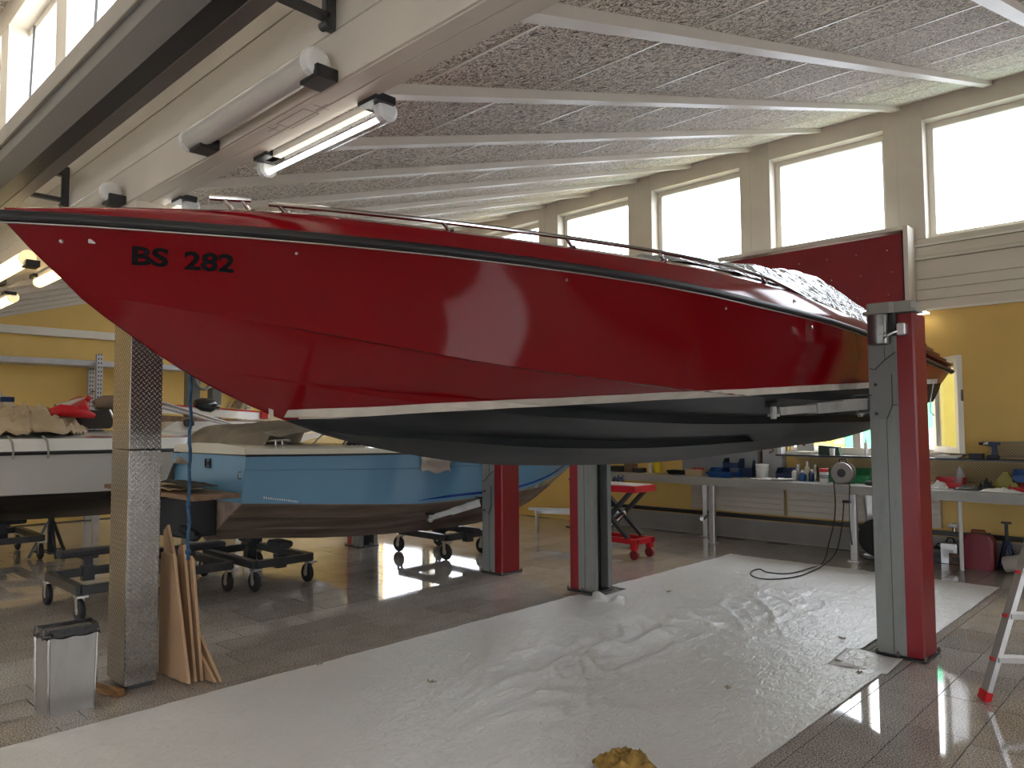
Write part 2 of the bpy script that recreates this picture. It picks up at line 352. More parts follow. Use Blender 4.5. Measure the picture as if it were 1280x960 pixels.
# ------------------------------------------------------------------ roof: deck, wood-wool panels, white battens
ce = MB()
for f, ya, yb in ((zmain, 1.95, YF + .1), (zfront, YB, YG)):
    vs = [(XL, ya, f(ya) + .035), (XR, ya, f(ya) + .035), (XR, yb, f(yb) + .035), (XL, yb, f(yb) + .035)]
    ce.add(vs + [(a, b, c + .12) for a, b, c in vs], [(3, 2, 1, 0), (4, 5, 6, 7), (0, 1, 5, 4), (1, 2, 6, 5), (2, 3, 7, 6), (3, 0, 4, 7)])
ce = ce.build('ceiling', M['white_trim'], kind='structure', origin=(0, 0, 0))
TH = math.atan(.297); CP = .955
RX = [-.90 - k for k in range(-6, 15)]
pmesh = {}
def panel(x, ya, yb, f):
    L = round((yb - ya) / math.cos(TH) - .007, 3)
    if L not in pmesh:
        o = MB().box((-.496, 0, 0), (.496, L, .025)).build('ceiling_panel', M['woodwool'], ce); pmesh[L] = o
    else:
        o = pmesh[L].copy(); COL.objects.link(o)
    o.location = (x, ya, f(ya)); o.rotation_euler = (TH, 0, 0)
seam0 = {0: 2.33, 1: 2.145, 2: 2.05, 3: 2.4}
nstuff = MB()
for k, x in enumerate(RX[:-1]):
    xc = x - .5; kk = k - 7
    s = seam0.get(kk, 1.98 + .19 * ((kk * 3) % 5))
    ys = [1.95] + [s + CP * i for i in range(9) if s + CP * i < 10.1] + [10.2]
    if x > 1.5: 
        for a, b in zip(ys, ys[1:]):
            nstuff.add([(x, a, zmain(a)), (x - 1, a, zmain(a)), (x - 1, b - .006, zmain(b)), (x, b - .006, zmain(b))], [(0, 1, 2, 3)])
    else:
        for a, b in zip(ys, ys[1:]):
            if b - a > .03: panel(xc, a, b, zmain)
    for i in range(9):
        a = YB + i * .95; b = min(a + .944, YG)
        nstuff.add([(x, a, zfront(a)), (x - .99, a, zfront(a)), (x - .99, b, zfront(b)), (x, b, zfront(b))], [(0, 1, 2, 3)])
nstuff.build('ceiling_panel_field', M['woodwool'], ce, kind='stuff', fixn=False)
strip = None
for k, x in enumerate(RX[:-1]):
    if x > 1.5: continue
    kk = k - 7; s = seam0.get(kk, 1.98 + .19 * ((kk * 3) % 5))
    for i in range(9):
        y = s + CP * i
        if y > 10.1: break
        if strip is None: strip = MB().box((-.455, -.011, -.005), (.455, .011, .01)).build('seam_strip', M['white_trim'], ce); o = strip  # white strip stands in for light caught on the panels' chamfered edges
        else: o = strip.copy(); COL.objects.link(o)
        o.location = (x - .5, y - .003, zmain(y - .003)); o.rotation_euler = (TH, 0, 0)
L = (10.2 - 1.93) / math.cos(TH)
rf = MB().box((-.045, 0, -.055), (.045, L, -.001)).build('roof_batten', M['white_paint'], ce); rf.location = (RX[0], 1.93, zmain(1.93)); rf.rotation_euler = (TH, 0, 0)
for x in RX[1:]:
    o = rf.copy(); COL.objects.link(o); o.location = (x, 1.93, zmain(1.93))
L2 = (YG - YB) / math.cos(TH)
rf = MB().box((-.045, 0, -.055), (.045, L2, -.001)).build('roof_batten', M['white_paint'], ce); rf.location = (RX[0], YB, zfront(YB)); rf.rotation_euler = (TH, 0, 0)
for x in RX[1:]:
    o = rf.copy(); COL.objects.link(o); o.location = (x, YB, zfront(YB))
# ------------------------------------------------------------------ window wall
Y0, Y1 = YF, YF + .3
ox0, ox1, oz0, oz1 = -4.45, -2.50, 1.27, 2.42
wb = MB()
wb.box((XL, Y0, -.2), (XR, Y1, .95)); wb.box((XL, Y0, .95), (-14.2, Y1, oz0)); wb.box((-10.7, Y0, .95), (XR, Y1, oz0)); wb.box((XL, Y0, oz1), (XR, Y1, 3.05))
wb.box((XL, Y0, oz0), (-14.2, Y1, oz1)); wb.box((-10.7, Y0, oz0), (ox0, Y1, oz1)); wb.box((ox1, Y0, oz0), (XR, Y1, oz1))
wb = wb.build('wall_back', M['yellow'], kind='structure', origin=(0, YF, 0))
for z0, z1 in ((3.06, 3.168), (3.172, 3.298), (3.302, 3.428), (3.432, 3.668)):
    MB().box((XL, Y0 - .035, z0), (XR, Y0 + .1, z1), bev=.004).build('siding_board', M['siding'], wb)
MB().box((XL, Y0 + .09, 3.05), (XR, Y1, 3.95)).build('siding_core', M['siding'], wb)
MB().box((XL, Y0 - .05, 3.035), (XR, Y0 + .02, 3.06)).build('edge_strip', M['white_trim'], wb)
MB().box((XL, Y0 - .06, 3.672), (XR, Y0 + .1, 3.715), bev=.005).build('ledge', M['siding'], wb)
MB().box((XL, Y0 - .03, 3.72), (XR, Y0 + .1, 3.84), bev=.004).build('siding_board', M['siding'], wb)
MB().box((XL, Y0 - .045, 3.845), (XR, Y0 + .14, 3.87), bev=.004).build('ledge', M['white_trim'], wb)
MB().box((XL, Y0 - .02, 3.875), (XR, Y0 + .2, 3.943)).build('window_sill', M['siding'], wb)
MB().box((XL, Y0 - .02, 5.44), (XR, Y1, 5.74), bev=.004).build('head_board', M['white_paint'], wb)
PW, PP = .46, 1.99
postx = [-2.62 + PP * k for k in range(-6, 4)]
first = None
for px in postx:
    if first is None:
        m = MB().box((px - PW, Y0 - .03, 3.945), (px, Y1, 5.70), bev=.004); m.box((px - .3, Y0 - .036, 3.945), (px - .295, Y0, 5.7))
        first = m.build('window_post', M['white_paint'], wb); fx = px
    else:
        o = first.copy(); COL.objects.link(o); o.location = (px - fx, 0, 0)
for px, nm in ((XL, 0), (XR, 0)): pass
wn = 1
def window(x0, x1, z0, z1, ya, yb, label=None, vertical=True):
    """frame + pane set in a wall that runs along x"""
    global wn
    fr = MB(); b = .075
    for lo, hi in (((x0, ya, z0), (x1, yb, z0 + b)), ((x0, ya, z1 - b), (x1, yb, z1)), ((x0, ya, z0 + b), (x0 + b, yb, z1 - b)), ((x1 - b, ya, z0 + b), (x1, yb, z1 - b))): fr.box(lo, hi, bev=.004)
    o = fr.build('window_%d' % wn, M['white_trim'], kind='structure'); wn += 1
    ym = (ya + yb) / 2
    MB().box((x0 + b - .005, ym - .004, z0 + b - .005), (x1 - b + .005, ym + .004, z1 - b + .005)).build('pane', M['glass'], o)
    return o
for px in postx[:-1]:
    window(px, px + PP - PW, 3.945, 5.44, Y0 + .16, Y0 + .22)
MB().box((postx[-1], Y0, 3.94), (XR, Y1, 5.7)).build('wall_panel', M['white_paint'], wb)
MB().box((XL, Y0, 3.94), (postx[0] - PW, Y1, 5.7)).build('wall_panel', M['white_paint'], wb)
for a_, b_ in ((-14.2, -12.5), (-12.4, -10.7)): window(a_, b_, .95, 2.42, Y0 + .1, Y0 + .16)
MB().box((-12.5, Y0 + .05, .95), (-12.4, Y1, 2.42)).build('window_post', M['white_trim'], wb)
# lower window with an opened sash
wl = MB()
b = .06
for lo, hi in (((ox0, Y0 + .05, oz0), (ox1, Y0 + .14, oz0 + b)), ((ox0, Y0 + .05, oz1 - b), (ox1, Y0 + .14, oz1)), ((ox0, Y0 + .05, oz0 + b), (ox0 + b, Y0 + .14, oz1 - b)), ((ox1 - b, Y0 + .05, oz0 + b), (ox1, Y0 + .14, oz1 - b)), ((-3.6, Y0 + .05, oz0 + b), (-3.5, Y0 + .14, oz1 - b))): wl.box(lo, hi, bev=.004)
wl = wl.build('window_%d' % wn, M['white_trim'], kind='structure'); wn += 1
MB().box((ox0 + .055, Y0 + .09, oz0 + .055), (-3.6, Y0 + .1, oz1 - .055)).build('pane', M['glass'], wl)
MB().box((ox0 - .05, Y0 - .03, oz0 - .035), (ox1 + .05, Y0 + .05, oz0)).build('window_sill', M['white_trim'], wl)
h0, h1 = Vector((-2.60, Y0 + .03, 0)), Vector((-2.19, 9.69, 0)); dd = (h1 - h0).normalized()
sash = MB()
for a, c, za, zb in ((0, .65, 1.30, 1.37), (0, .65, 2.36, 2.43), (0, .07, 1.37, 2.36), (.58, .65, 1.37, 2.36)):
    p, q = h0 + dd * a, h0 + dd * c; zz = (za + zb) / 2
    sash.bar(p + Vector((0, 0, zz)), q + Vector((0, 0, zz)), .06, zb - za)
sash = sash.build('sash', M['white_trim'], wl, label='opened white window sash')
g = MB().bar(h0 + dd * .06 + Vector((0, 0, 1.865)), h0 + dd * .59 + Vector((0, 0, 1.865)), .01, 1.0); g.build('sash_pane', M['glass'], sash)
hp = h0 + dd * .62 + Vector((.035, -.01, 1.9)); MB().bar(hp, hp + Vector((0, 0, .13)), .02, .02).build('sash_handle', M['steel'], sash)
# black pipe, expanded-metal panels and radiator cover along the foot of the wall
def lattice(x0, x1, z0, z1, y, cell, r, name, mt, parent):
    m = MB(); h = z1 - z0; n = int((x1 - x0) / cell)
    for s in (1, -1):
        for i in range(-int(h / cell) - 1, n + int(h / cell) + 1):
            xa = x0 + i * cell; pts = [(xa, z0), (xa + h, z1)] if s > 0 else [(xa + h, z0), (xa, z1)]
            (a, za), (c, zc) = pts
            if min(a, c) < x0 or max(a, c) > x1: continue
            m.bar((a, y, za), (c, y, zc), r, r, up=(0, 1, 0))
    m.box((x0, y - .008, z0 - .012), (x1, y + .004, z0)); m.box((x0, y - .008, z1), (x1, y + .004, z1 + .012))
    return m.build(name, mt, parent, kind='stuff', fixn=False)
M['mesh_white'] = mat('expanded_metal_white', (.5, .48, .44), .5, var=.1)
M['mesh_grey'] = mat('expanded_metal_grey', (.28, .27, .24), .5, var=.1, metal=.5)
MB().box((-8, Y0 - .02, .005), (-.3, Y0 - .008, .27)).build('baseboard_back', mat('base_panel', (.33, .31, .28), .6), kind='structure')
mp = MB().box((-8, Y0 - .09, .30), (-.3, Y0 - .04, .355)).build('wall_pipe', M['black'], label='long black pipe running along the foot of the yellow window wall', cat='pipe')
mp2 = thing('mesh_guard', 'pale expanded-metal guard below the black pipe at the wall foot', 'mesh panel', (-3, Y0 - .06, .02))
lattice(-8, -.3, .02, .27, Y0 - .05, .04, .007, 'mesh', M['mesh_white'], mp2)
mp3 = thing('mesh_guard', 'grey expanded-metal backing behind the things on the long workbench', 'mesh panel', (-3, Y0 - .12, .96))
lattice(-4.3, -.4, .96, 1.2, Y0 - .13, .035, .0045, 'mesh', M['mesh_grey'], mp3)
mp4 = thing('mesh_guard', 'upper strip of expanded metal on the wall behind the cordless drill', 'mesh panel', (-1, Y0 - .03, 1.27))
lattice(-2.1, -.4, 1.26, 1.42, Y0 - .03, .035, .006, 'mesh', M['mesh_grey'], mp4)
rc = MB()
for a, c, z0, z1 in ((-5.95, -4.5, .38, .84), (-4.45, -2.56, .38, .84)):
    rc = thing('heater_cover', 'cream ribbed heater cover under the workbench, %s' % ('left of the two' if a < -5 else 'right of the two'), 'heater cover', ((a + c) / 2, Y0 - .06, z0))
    n = 6
    MB().box((a, Y0 - .05, z0), (c, Y0 - .001, z1)).build('backing', M['siding'], rc)
    for i in range(n):
        MB().box((a, Y0 - .07, z0 + i * (z1 - z0) / n + .003), (c, Y0 - .045, z0 + (i + 1) * (z1 - z0) / n - .003), bev=.003).build('slat', M['siding'], rc)
dr5 = MB().box((-.15, Y0 - .03, 0), (-.05, Y0 + .02, 3.0)).box((4.7, Y0 - .03, 0), (4.8, Y0 + .02, 3.0)).box((-.15, Y0 - .03, 2.95), (4.8, Y0 + .02, 3.02)).build('door_9', M['dark_steel'], kind='structure')  # unseen dark roller door, added to darken what the red hull mirrors
for i in range(6): MB().box((-.05, Y0 - .02, .01 + i * .49), (4.7, Y0 + .01, .01 + i * .49 + .48), bev=.004).build('door_panel', bpy.data.materials.get('door_grey') or mat('door_grey', (.16, .16, .165), .5), dr5)
# red panel in a cream frame high on the wall
rp = thing('framed_wall_panel', 'dark red screwed panel in a cream frame, high on the window wall', 'panel', (-3.9, 10.0, 3.06))
MB().box((-5.3, 9.93, 3.08), (-2.83, 9.99, 4.0)).build('panel', mat('dark_red_board', (.24, .008, .015), .4, var=.15, scale=2), rp)
MB().box((-2.80, 9.88, 3.05), (-2.745, 10.16, 4.08), bev=.004).box((-5.3, 9.88, 4.03), (-2.80, 10.16, 4.08), bev=.004).build('frame', M['white_paint'], rp)
MB().box((-2.835, 9.94, 3.08), (-2.80, 10.12, 4.03)).build('shadow_gap', M['black'], rp)
sc0 = None
for i in range(7):
    for j in range(3):
        x, z = -3.0 - i * .37 + .05 * (j % 2), 3.25 + j * .28
        if sc0 is None: sc0 = MB().lathe([(.009, 0), (.009, .006), (.002, .009)], (x, 9.93, z), 'Y', 8).build('screw', M['chrome'], rp); s0 = (x, z)
        else: o = sc0.copy(); COL.objects.link(o); o.location = (x - s0[0], 0, z - s0[1])
# small lit lamp under the corner of that frame
l0 = thing('corner_lamp', 'small lit lamp under the lower corner of the framed red panel', 'lamp', (-2.66, 10.0, 3.03))
MB().box((-2.73, 9.92, 3.0), (-2.58, 10.1, 3.03), bev=.01).build('housing', M['white_trim'], l0)
MB().box((-2.72, 9.93, 2.985), (-2.59, 10.09, 3.0)).build('diffuser', emitter('small_lamp', (1, .9, .7), 12), l0)
# ------------------------------------------------------------------ end wall, side wall, front wall
def gable(x0, x1, name, mt, zs):
    m = MB()
    for ya, yb, f in ((YB, YG, zfront), (YG, YF, zmain)):
        m.prism([(x0, ya, -.2), (x0, yb, -.2), (x0, yb, f(yb) + .03), (x0, ya, f(ya) + .03)], (x1 - x0, 0, 0))
    return m.build(name, mt, kind='structure')
gable(XL - .2, XL, 'wall_left', M['yellow'], 0)
MB().box((XL, YG + .1, 3.27), (XL + .12, 8.2, 3.41), bev=.006).build('trim_1', M['white_trim'], kind='structure')
# right wall and front wall (both outside the frame): white painted; two windows and four glazed doors are added to let in daylight
wr = MB()
gaps = [(3.2, 5.2), (-4.5, -1.5)]
wr.box((XR, YB, -.2), (XR + .2, YF, 1.0)); wr.box((XR, YB, 1.0), (XR + .2, -4.5, 2.6)); wr.box((XR, -1.5, 1.0), (XR + .2, 3.2, 2.6)); wr.box((XR, 5.2, 1.0), (XR + .2, YF, 2.6))
for ya, yb, f in ((YB, YG, zfront), (YG, YF, zmain)):
    wr.prism([(XR, ya, 2.6), (XR, yb, 2.6), (XR, yb, f(yb) + .03), (XR, ya, f(ya) + .03)], (.2, 0, 0))
wr.build('wall_right', M['white_paint'], kind='structure')
wf = MB().box((XL, YB - .2, 2.8), (XR, YB, zfront(YB) + .1))
dx = [-11.5, -7.5, -2.0, 1.5]
prev = XL
for x in dx + [XR]:
    wf.box((prev, YB - .2, -.2), (x, YB, 2.8)); prev = x + 1.7
wf.build('wall_front', M['white_paint'], kind='structure')
for i, x in enumerate(dx):
    d = MB()
    for lo, hi in (((x, YB - .12, 0), (x + 1.7, YB - .06, .1)), ((x, YB - .12, 2.7), (x + 1.7, YB - .06, 2.8)), ((x, YB - .12, .1), (x + .08, YB - .06, 2.7)), ((x + 1.62, YB - .12, .1), (x + 1.7, YB - .06, 2.7))): d.box(lo, hi)
    d = d.build('door_%d' % (i + 1), M['alu'], kind='structure')  # unseen glazed door, added to bring in more sky light
    MB().box((x + .07, YB - .095, .09), (x + 1.63, YB - .085, 2.71)).build('pane', M['glass'], d)
# ------------------------------------------------------------------ girder with clerestory above
gd = MB().box((XL, 1.765, 3.145), (XR, 1.95, 4.40)).build('roof_girder', M['white_paint'], kind='structure', origin=(0, 1.85, 3.14))
for z0, z1 in ((3.135, 3.366), (3.37, 3.598), (3.602, 3.85), (3.854, 4.1), (4.104, 4.37)):
    MB().box((XL, 1.75, z0), (XR, 1.80, z1), bev=.003).build('girder_board', M['white_paint'], gd)
MB().box((XL, 1.765, 3.13), (XR, 1.85, 3.146), bev=.003).build('girder_board', M['white_paint'], gd)
MB().box((XL, 1.854, 3.13), (XR, 1.95, 3.146), bev=.003).build('girder_board', M['white_paint'], gd)
mk = MB()
ln = mat('scored_line', (.3, .25, .24), .7)
for (xa, ya), (xb, yb) in (((-3.05, 1.79), (-3.3, 1.79)), ((-3.05, 1.79), (-3.05, 1.87)), ((-3.05, 1.87), (-3.3, 1.87)), ((-3.3, 1.87), (-3.3, 1.79)), ((-2.98, 1.8), (-2.98, 1.88)), ((-3.37, 1.78), (-3.37, 1.85)), ((-2.93, 1.84), (-3.03, 1.84)), ((-3.32, 1.81), (-3.42, 1.81))):
    mk.bar((xa, ya, 3.1295), (xb, yb, 3.1295), .004, .001)
mk.build('pencil_mark', ln, gd)
MB().box((XL, 1.845, 5.86), (XR, 2.12, 6.2), bev=.004).build('head_board', M['white_paint'], gd)
MB().box((XL, 1.80, 4.36), (XR, 2.12, 4.42), bev=.004).build('window_sill', M['white_trim'], gd)
cpost = [-7.3 + 2 * k for k in range(-4, 7)]
f0 = None
for px in cpost:
    if f0 is None: f0 = MB().box((max(XL, px - .38), 1.845, 4.42), (px, 2.12, 5.86), bev=.004).build('window_post', M['white_trim'], gd); fx = px
    else: o = f0.copy(); COL.objects.link(o); o.location = (px - fx, 0, 0)
for px in cpost[:-1]:
    wo = window(px, px + 1.62, 4.42, 5.86, 2.03, 2.08)
    MB().bar((px + .45, 2.0, 4.5), (px + .62, 2.0, 5.78), .02, .012).build('stay_bar', M['dark_steel'], wo)
for sx in ((XL, cpost[0] - .38), (cpost[-1], XR)):
    if sx[1] > sx[0]: MB().box((sx[0], 1.85, 4.4), (sx[1], 2.1, 5.9)).build('wall_panel', M['white_paint'], gd)
# steel door rail hung in front of the girder
rl = thing('door_rail', 'long dark steel sliding-door rail hung in front of the white girder', 'rail', (-4, 1.36, 3.39))
MB().box((XL, 1.405, 3.395), (XR, 1.49, 3.41), bev=.003).build('bottom_flange', mat('brown_grey_steel', (.12, .10, .09), .4), rl)
MB().box((XL, 1.30, 3.40), (XR, 1.404, 3.62)).build('track_slot', M['black'], rl)
MB().box((XL, 1.31, 3.62), (XR, 1.42, 3.73), bev=.004).build('web', mat('grey_rail', (.2, .2, .19), .35, metal=.3), rl)
MB().box((XL, 1.29, 3.73), (XR, 1.40, 3.80), bev=.004).box((XL, 1.30, 3.806), (XR, 1.40, 3.87), bev=.004).build('top_cover', mat('dull_alu', (.36, .34, .31), .35, metal=.4), rl)
for i, bx in enumerate((-2.74, -6.46, -.8, -10.2)):
    m = MB().box((bx - .02, 1.70, 3.36), (bx + .02, 1.75, 3.68), bev=.004).box((bx - .02, 1.40, 3.60), (bx + .02, 1.70, 3.64)).box((bx - .02, 1.44, 3.40), (bx + .02, 1.72, 3.43))
    m.cyl((bx - .03, 1.71, 3.38), (bx + .03, 1.71, 3.38), .02, 10); m.build('bracket', M['dark_steel'], rl)
# ------------------------------------------------------------------ fluorescent fittings on the girder
def tube_lamp(xa, xb, y, z, side, label, kind, up):
    t = thing('tube_lamp', label, 'lamp', ((xa + xb) / 2, y, z), 'tube lamps along the white girder')
    r = .062 if side < 0 else .052
    yw = 1.75 if side < 0 else 1.95
    lit = kind != 'off'
    MB().box((xa + .1, min(y, y - side * .05), z + (.02 if side > 0 else -.02)), (xb - .1, max(y, y - side * .05), z + .055), bev=.004).build('tray', M['white_trim'], t)
    for a, d in ((xa, .06), (xb - .06, .06)):
        MB().lathe([(r * .6, 0), (r * 1.02, .01), (r * 1.02, .05), (r * .7, .06)], (a, y, z), 'X', 16).build('end_cap', M['white_p'] if kind != 'glow' else M['diffuser'], t)
    if kind == 'glow':
        MB().cyl((xa + .05, y, z), (xb - .05, y, z), r, 18).build('diffuser', M['lamp_warm'], t, smooth=True)
    else:
        MB().cyl((xa + .05, y, z), (xb - .05, y, z), r, 18).build('diffuser', M['diffuser'] if kind == 'off' else M['glass'], t, smooth=True)
        MB().cyl((xa + .06, y - .005 * side, z - .025), (xb - .06, y - .005 * side, z - .025), .013, 10).build('tube', M['lamp_white'] if lit else M['white_p'], t, smooth=True)
    for a in (xa + .12, xb - .05):
        if side < 0: MB().box((a - .07, y - .02, z - .075), (a + .07, yw, z - .02), bev=.003).build('bracket', M['black'], t)
        else: MB().box((a - .07, yw - .02, z + .02), (a + .07, y + .02, z + .055)).build('bracket', M['black'], t)
tube_lamp(-4.02, -2.72, 1.665, 3.20, -1, 'unlit clear tube lamp on the girder face, nearest above the red bow', 'off', 0)
tube_lamp(-3.86, -2.70, 2.02, 3.09, 1, 'lit tube lamp under the far edge of the girder beside the first ceiling batten', 'lit', 0)
tube_lamp(-6.5, -5.22, 1.665, 3.20, -1, 'unlit tube lamp on the girder, just showing above the foredeck of the red boat', 'off', 0)
tube_lamp(-8.5, -7.2, 1.665, 3.08, -1, 'lit warm tube lamp on the girder at left edge, left of the bow', 'glow', 0)
tube_lamp(-8.35, -7.1, 2.02, 3.07, 1, 'lit warm tube lamp partly behind the stem of the red boat', 'glow', 0)
tube_lamp(-10.5, -9.25, 2.02, 3.04, 1, 'lowest lit tube lamp at the left edge, over the white boat', 'glow', 0)
tube_lamp(-6.0, -4.8, 2.02, 3.09, 1, 'lit tube lamp of the girder hidden behind the red hull', 'lit', 0)
# ------------------------------------------------------------------ the building seen through the lower window
nb = thing('neighbour_building', 'yellow and mint green building seen through the lower window', 'building', (-4.5, 15.0, 0))
MB().box((-12, 15.0, 0), (2, 15.3, 2.98)).build('wall', mat('pale_blue_wall', (.5, .58, .75), .6), nb)
GX, G2 = at(1058, 560, Y=15.0).x, at(1174, 520, Y=15.0).x
fy = mat('yellow_facade', (.85, .72, .12), .6); fg = mat('mint_facade', (.12, .68, .42), .6)
for a, c, mt, nmm in ((-12, GX - .02, fy, 'yellow_panel'), (GX, G2, fg, 'green_panel'), (G2 + .02, G2 + .14, fy, 'yellow_panel'), (G2 + .2, G2 + 1.3, fy, 'yellow_panel'), (G2 + 1.4, 2, fg, 'green_panel')):
    MB().box((a, 14.95, 1.50 if c > G2 - .1 and nmm == 'yellow_panel' else .9), (c, 15.02, 2.95)).build(nmm, mt, nb)
MB().box((G2 - .9, 14.91, .6), (G2 + .12, 14.96, 1.56)).build('louvre_field', bpy.data.materials['pale_blue_wall'], nb)
for i in range(8):
    MB().box((G2 - .9, 14.90, .72 + i * .1), (G2 + .1, 14.95, .75 + i * .1)).build('louvre', mat('louvre_blue_grey', (.3, .36, .5), .5) if i == 0 else bpy.data.materials['louvre_blue_grey'], nb)
MB().box((-30, YF + .5, -.15), (20, 40, -.05)).build('yard', mat('asphalt', (.2, .2, .2), .8), kind='structure')
MB().box((-30, -40, -.15), (20, YB - .2, -.05)).build('yard', bpy.data.materials['asphalt'], kind='structure')
# ------------------------------------------------------------------ the red motor boat on the lift
XC = -3.2
# rows: y, keel z, inner strake b z, outer strake b z, chine b z, sheer b z   (b = half breadth, metres)
sheerT = spline([(.656, 0, 2.427), (.78, .085, 2.426), (.915, .169, 2.426), (1.213, .314, 2.428), (1.485, .434, 2.432), (1.924, .593, 2.437), (2.373, .724, 2.441), (2.97, .864, 2.443), (3.766, .993, 2.440), (4.5, 1.075, 2.417), (5.3, 1.13, 2.398), (6.11, 1.15, 2.366), (7.0, 1.147, 2.312), (7.8, 1.141, 2.252), (8.8, 1.129, 2.186)])
chineT = spline([(.95, 0, 2.175), (1.042, .057, 2.160), (1.176, .110, 2.140), (1.432, .220, 2.109), (2.044, .433, 2.024), (2.515, .574, 1.963), (3.142, .727, 1.909), (4.006, .891, 1.854), (4.6, .965, 1.83), (5.4, 1.03, 1.822), (6.5, 1.045, 1.835), (8.8, 1.04, 1.87)])
s1T = spline([(1.20, 0, 1.97), (1.4, .07, 1.90), (1.586, .121, 1.870), (1.712, .151, 1.851), (2.134, .249, 1.791), (2.518, .334, 1.751), (2.974, .444, 1.707), (4.131, .610, 1.659), (4.728, .658, 1.651), (5.966, .699, 1.655), (7.54, .70, 1.668), (8.8, .70, 1.68)])
s2T = spline([(1.75, 0, 1.70), (2.0, .06, 1.623), (2.418, .135, 1.588), (3.096, .230, 1.533), (3.436, .264, 1.513), (4.336, .333, 1.491), (5.644, .360, 1.505), (7.2, .36, 1.53), (8.8, .36, 1.57)])
keelT = spline([(.656, 2.415), (.678, 2.393), (.751, 2.316), (.846, 2.23), (.928, 2.15), (1.095, 2.033), (1.315, 1.895), (1.536, 1.785), (1.73, 1.705), (1.832, 1.674), (2.075, 1.591), (2.471, 1.508), (3.061, 1.424), (4.09, 1.376), (5.107, 1.362), (6.465, 1.396), (7.62, 1.434), (8.482, 1.459), (8.8, 1.47)])
def lineup(y):
    """points (b, z) from keel to sheer at station y"""
    zk = keelT(y, 1); bs, zs = sheerT(y, 1), sheerT(y, 2)
    def low(T, y0):
        if y <= y0: return 0.0, zk
        b, z = T(y, 1), T(y, 2); return max(b, 0), max(z, zk)
    b2, z2 = low(s2T, 1.75); b1, z1 = low(s1T, 1.2); bc, zc = low(chineT, .95)
    r2 = .05 * min(1, max(0, (y - 1.9) / 1.2)); r1 = .055 * min(1, max(0, (y - 1.5) / 1.2)); lip = .012 * min(1, max(0, (y - 2) / 1.5))
    if y > 5.7: r2 *= max(0, 1 - (y - 5.7) / .15)
    P = [(0.0, zk)]
    for b, z, r in ((b2, z2, r2), (b1, z1, r1)):
        b_, z_ = P[-1]
        P.append(((b + b_) / 2, (z + z_) / 2 - .004)); P.append((b, z)); P.append((max(b - r * .25, 0) if b > .03 else b, z + r))
    b_, z_ = P[-1]
    P.append(((bc + b_) / 2, (zc + z_) / 2)); P.append((max(0, bc - .03) if bc > .3 else bc, zc - .002)); P.append((bc, zc))
    n = 8
    for k in range(1, n + 1):
        t = k / n; bow = math.sin(PI * t) * (.03 * min(1, max(0, (y - 2.2) / 3)) - .028 * max(0, 1 - abs(y - 1.8) / 1.3))
        P.append((bc + (bs - bc) * t + bow * min(1, bs / .4), zc + (zs - zc) * t))
    return P
def yshift(y, t):
    """transom leans: the sheer reaches further aft than the keel"""
    return y
ys = [.656, .662, .675, .7, .74, .79, .85, .92, 1.0, 1.1, 1.2, 1.3, 1.4, 1.5, 1.62, 1.75, 1.88, 2.0, 2.15, 2.3, 2.5, 2.7, 2.9, 3.15, 3.4, 3.7, 4.0, 4.35, 4.7, 5.1, 5.5, 5.7, 5.85, 6.3, 6.8, 7.3, 7.8, 8.1, 8.3, 8.42]
def ring(y, aft=0):
    P = lineup(y); n = len(P); out = []
    for i, (b, z) in enumerate(P):
        yy = y
        if aft:
            t = max(0, min(1, (z - 1.83) / .36)); yy = 8.46 - .12 * min(1, b / 1.0) * (1 - t) + t * t * .36
            if i >= n - 9:   # rounded quarter
                b = b - .05 * math.sin(PI * t * .9)
        out.append((b, yy, z))
    return out
rings = [ring(y) for y in ys] + [ring(8.6, 1)]
full = []
for rg in rings:
    port = [Vector((XC - b, y, z)) for b, y, z in rg[::-1]]; stbd = [Vector((XC + b, y, z)) for b, y, z in rg[1:]]
    full.append(port + stbd)
WL0, WLS = 1.723 - .045 - .056 * 1.74, .056
boat = thing('motor_boat', 'large glossy red motor boat raised on the two-post lift, dark bottom', 'boat', (XC, 5.8, 1.36))
hullm = MB().loft(full, closed=False, caps=False)
n = len(full[0]); hullm.add(full[-1], [tuple(range(n))])
M['red_hull'] = hull_mat('red_hull', (.185, .0008, .004), (.011, .0135, .015), WL0 + WLS * 5.8 - 1.36, WLS, .42, (.032, .033, .036), coat=0, rough_up=.07)
hullo = hullm.build('hull', M['red_hull'], boat, smooth=.35, label='red topsides above a black antifouled bottom with spray strakes')
def side_at(y, z):
    P = lineup(y)
    for (b0, z0), (b1, z1) in zip(P, P[1:]):
        if z1 > z0 and z0 <= z <= z1: return b0 + (b1 - b0) * (z - z0) / (z1 - z0)
    return P[-1][0]
# white masking tape along the waterline
for s in (1, -1):
    tp = MB()
    yy = 1.78; rows = []
    while yy < 8.3:
        zt = WL0 + WLS * yy + .045; off = .006
        j = .004 * noise.noise((yy * 3, 0, s))
        rows.append([Vector((XC + s * (side_at(yy, zt - .045 * k / 4 + j) + off), yy, zt - .045 * k / 4 + j)) for k in range(5)]); yy += .06
    tp.loft(rows, closed=False, caps=False).build('masking_tape', mat('masking_tape', (.62, .56, .48), .6, var=.12, scale=10) if s == 1 else bpy.data.materials['masking_tape'], boat)
tp = MB()
p = at(339, 516, X=XC + .02); q = at(338.5, 490, X=XC + .02)
tp.bar((p.x, p.y, p.z - .03), q, .022, .003, up=(1, 0, 0)).build('loose_tape', bpy.data.materials['masking_tape'], boat)
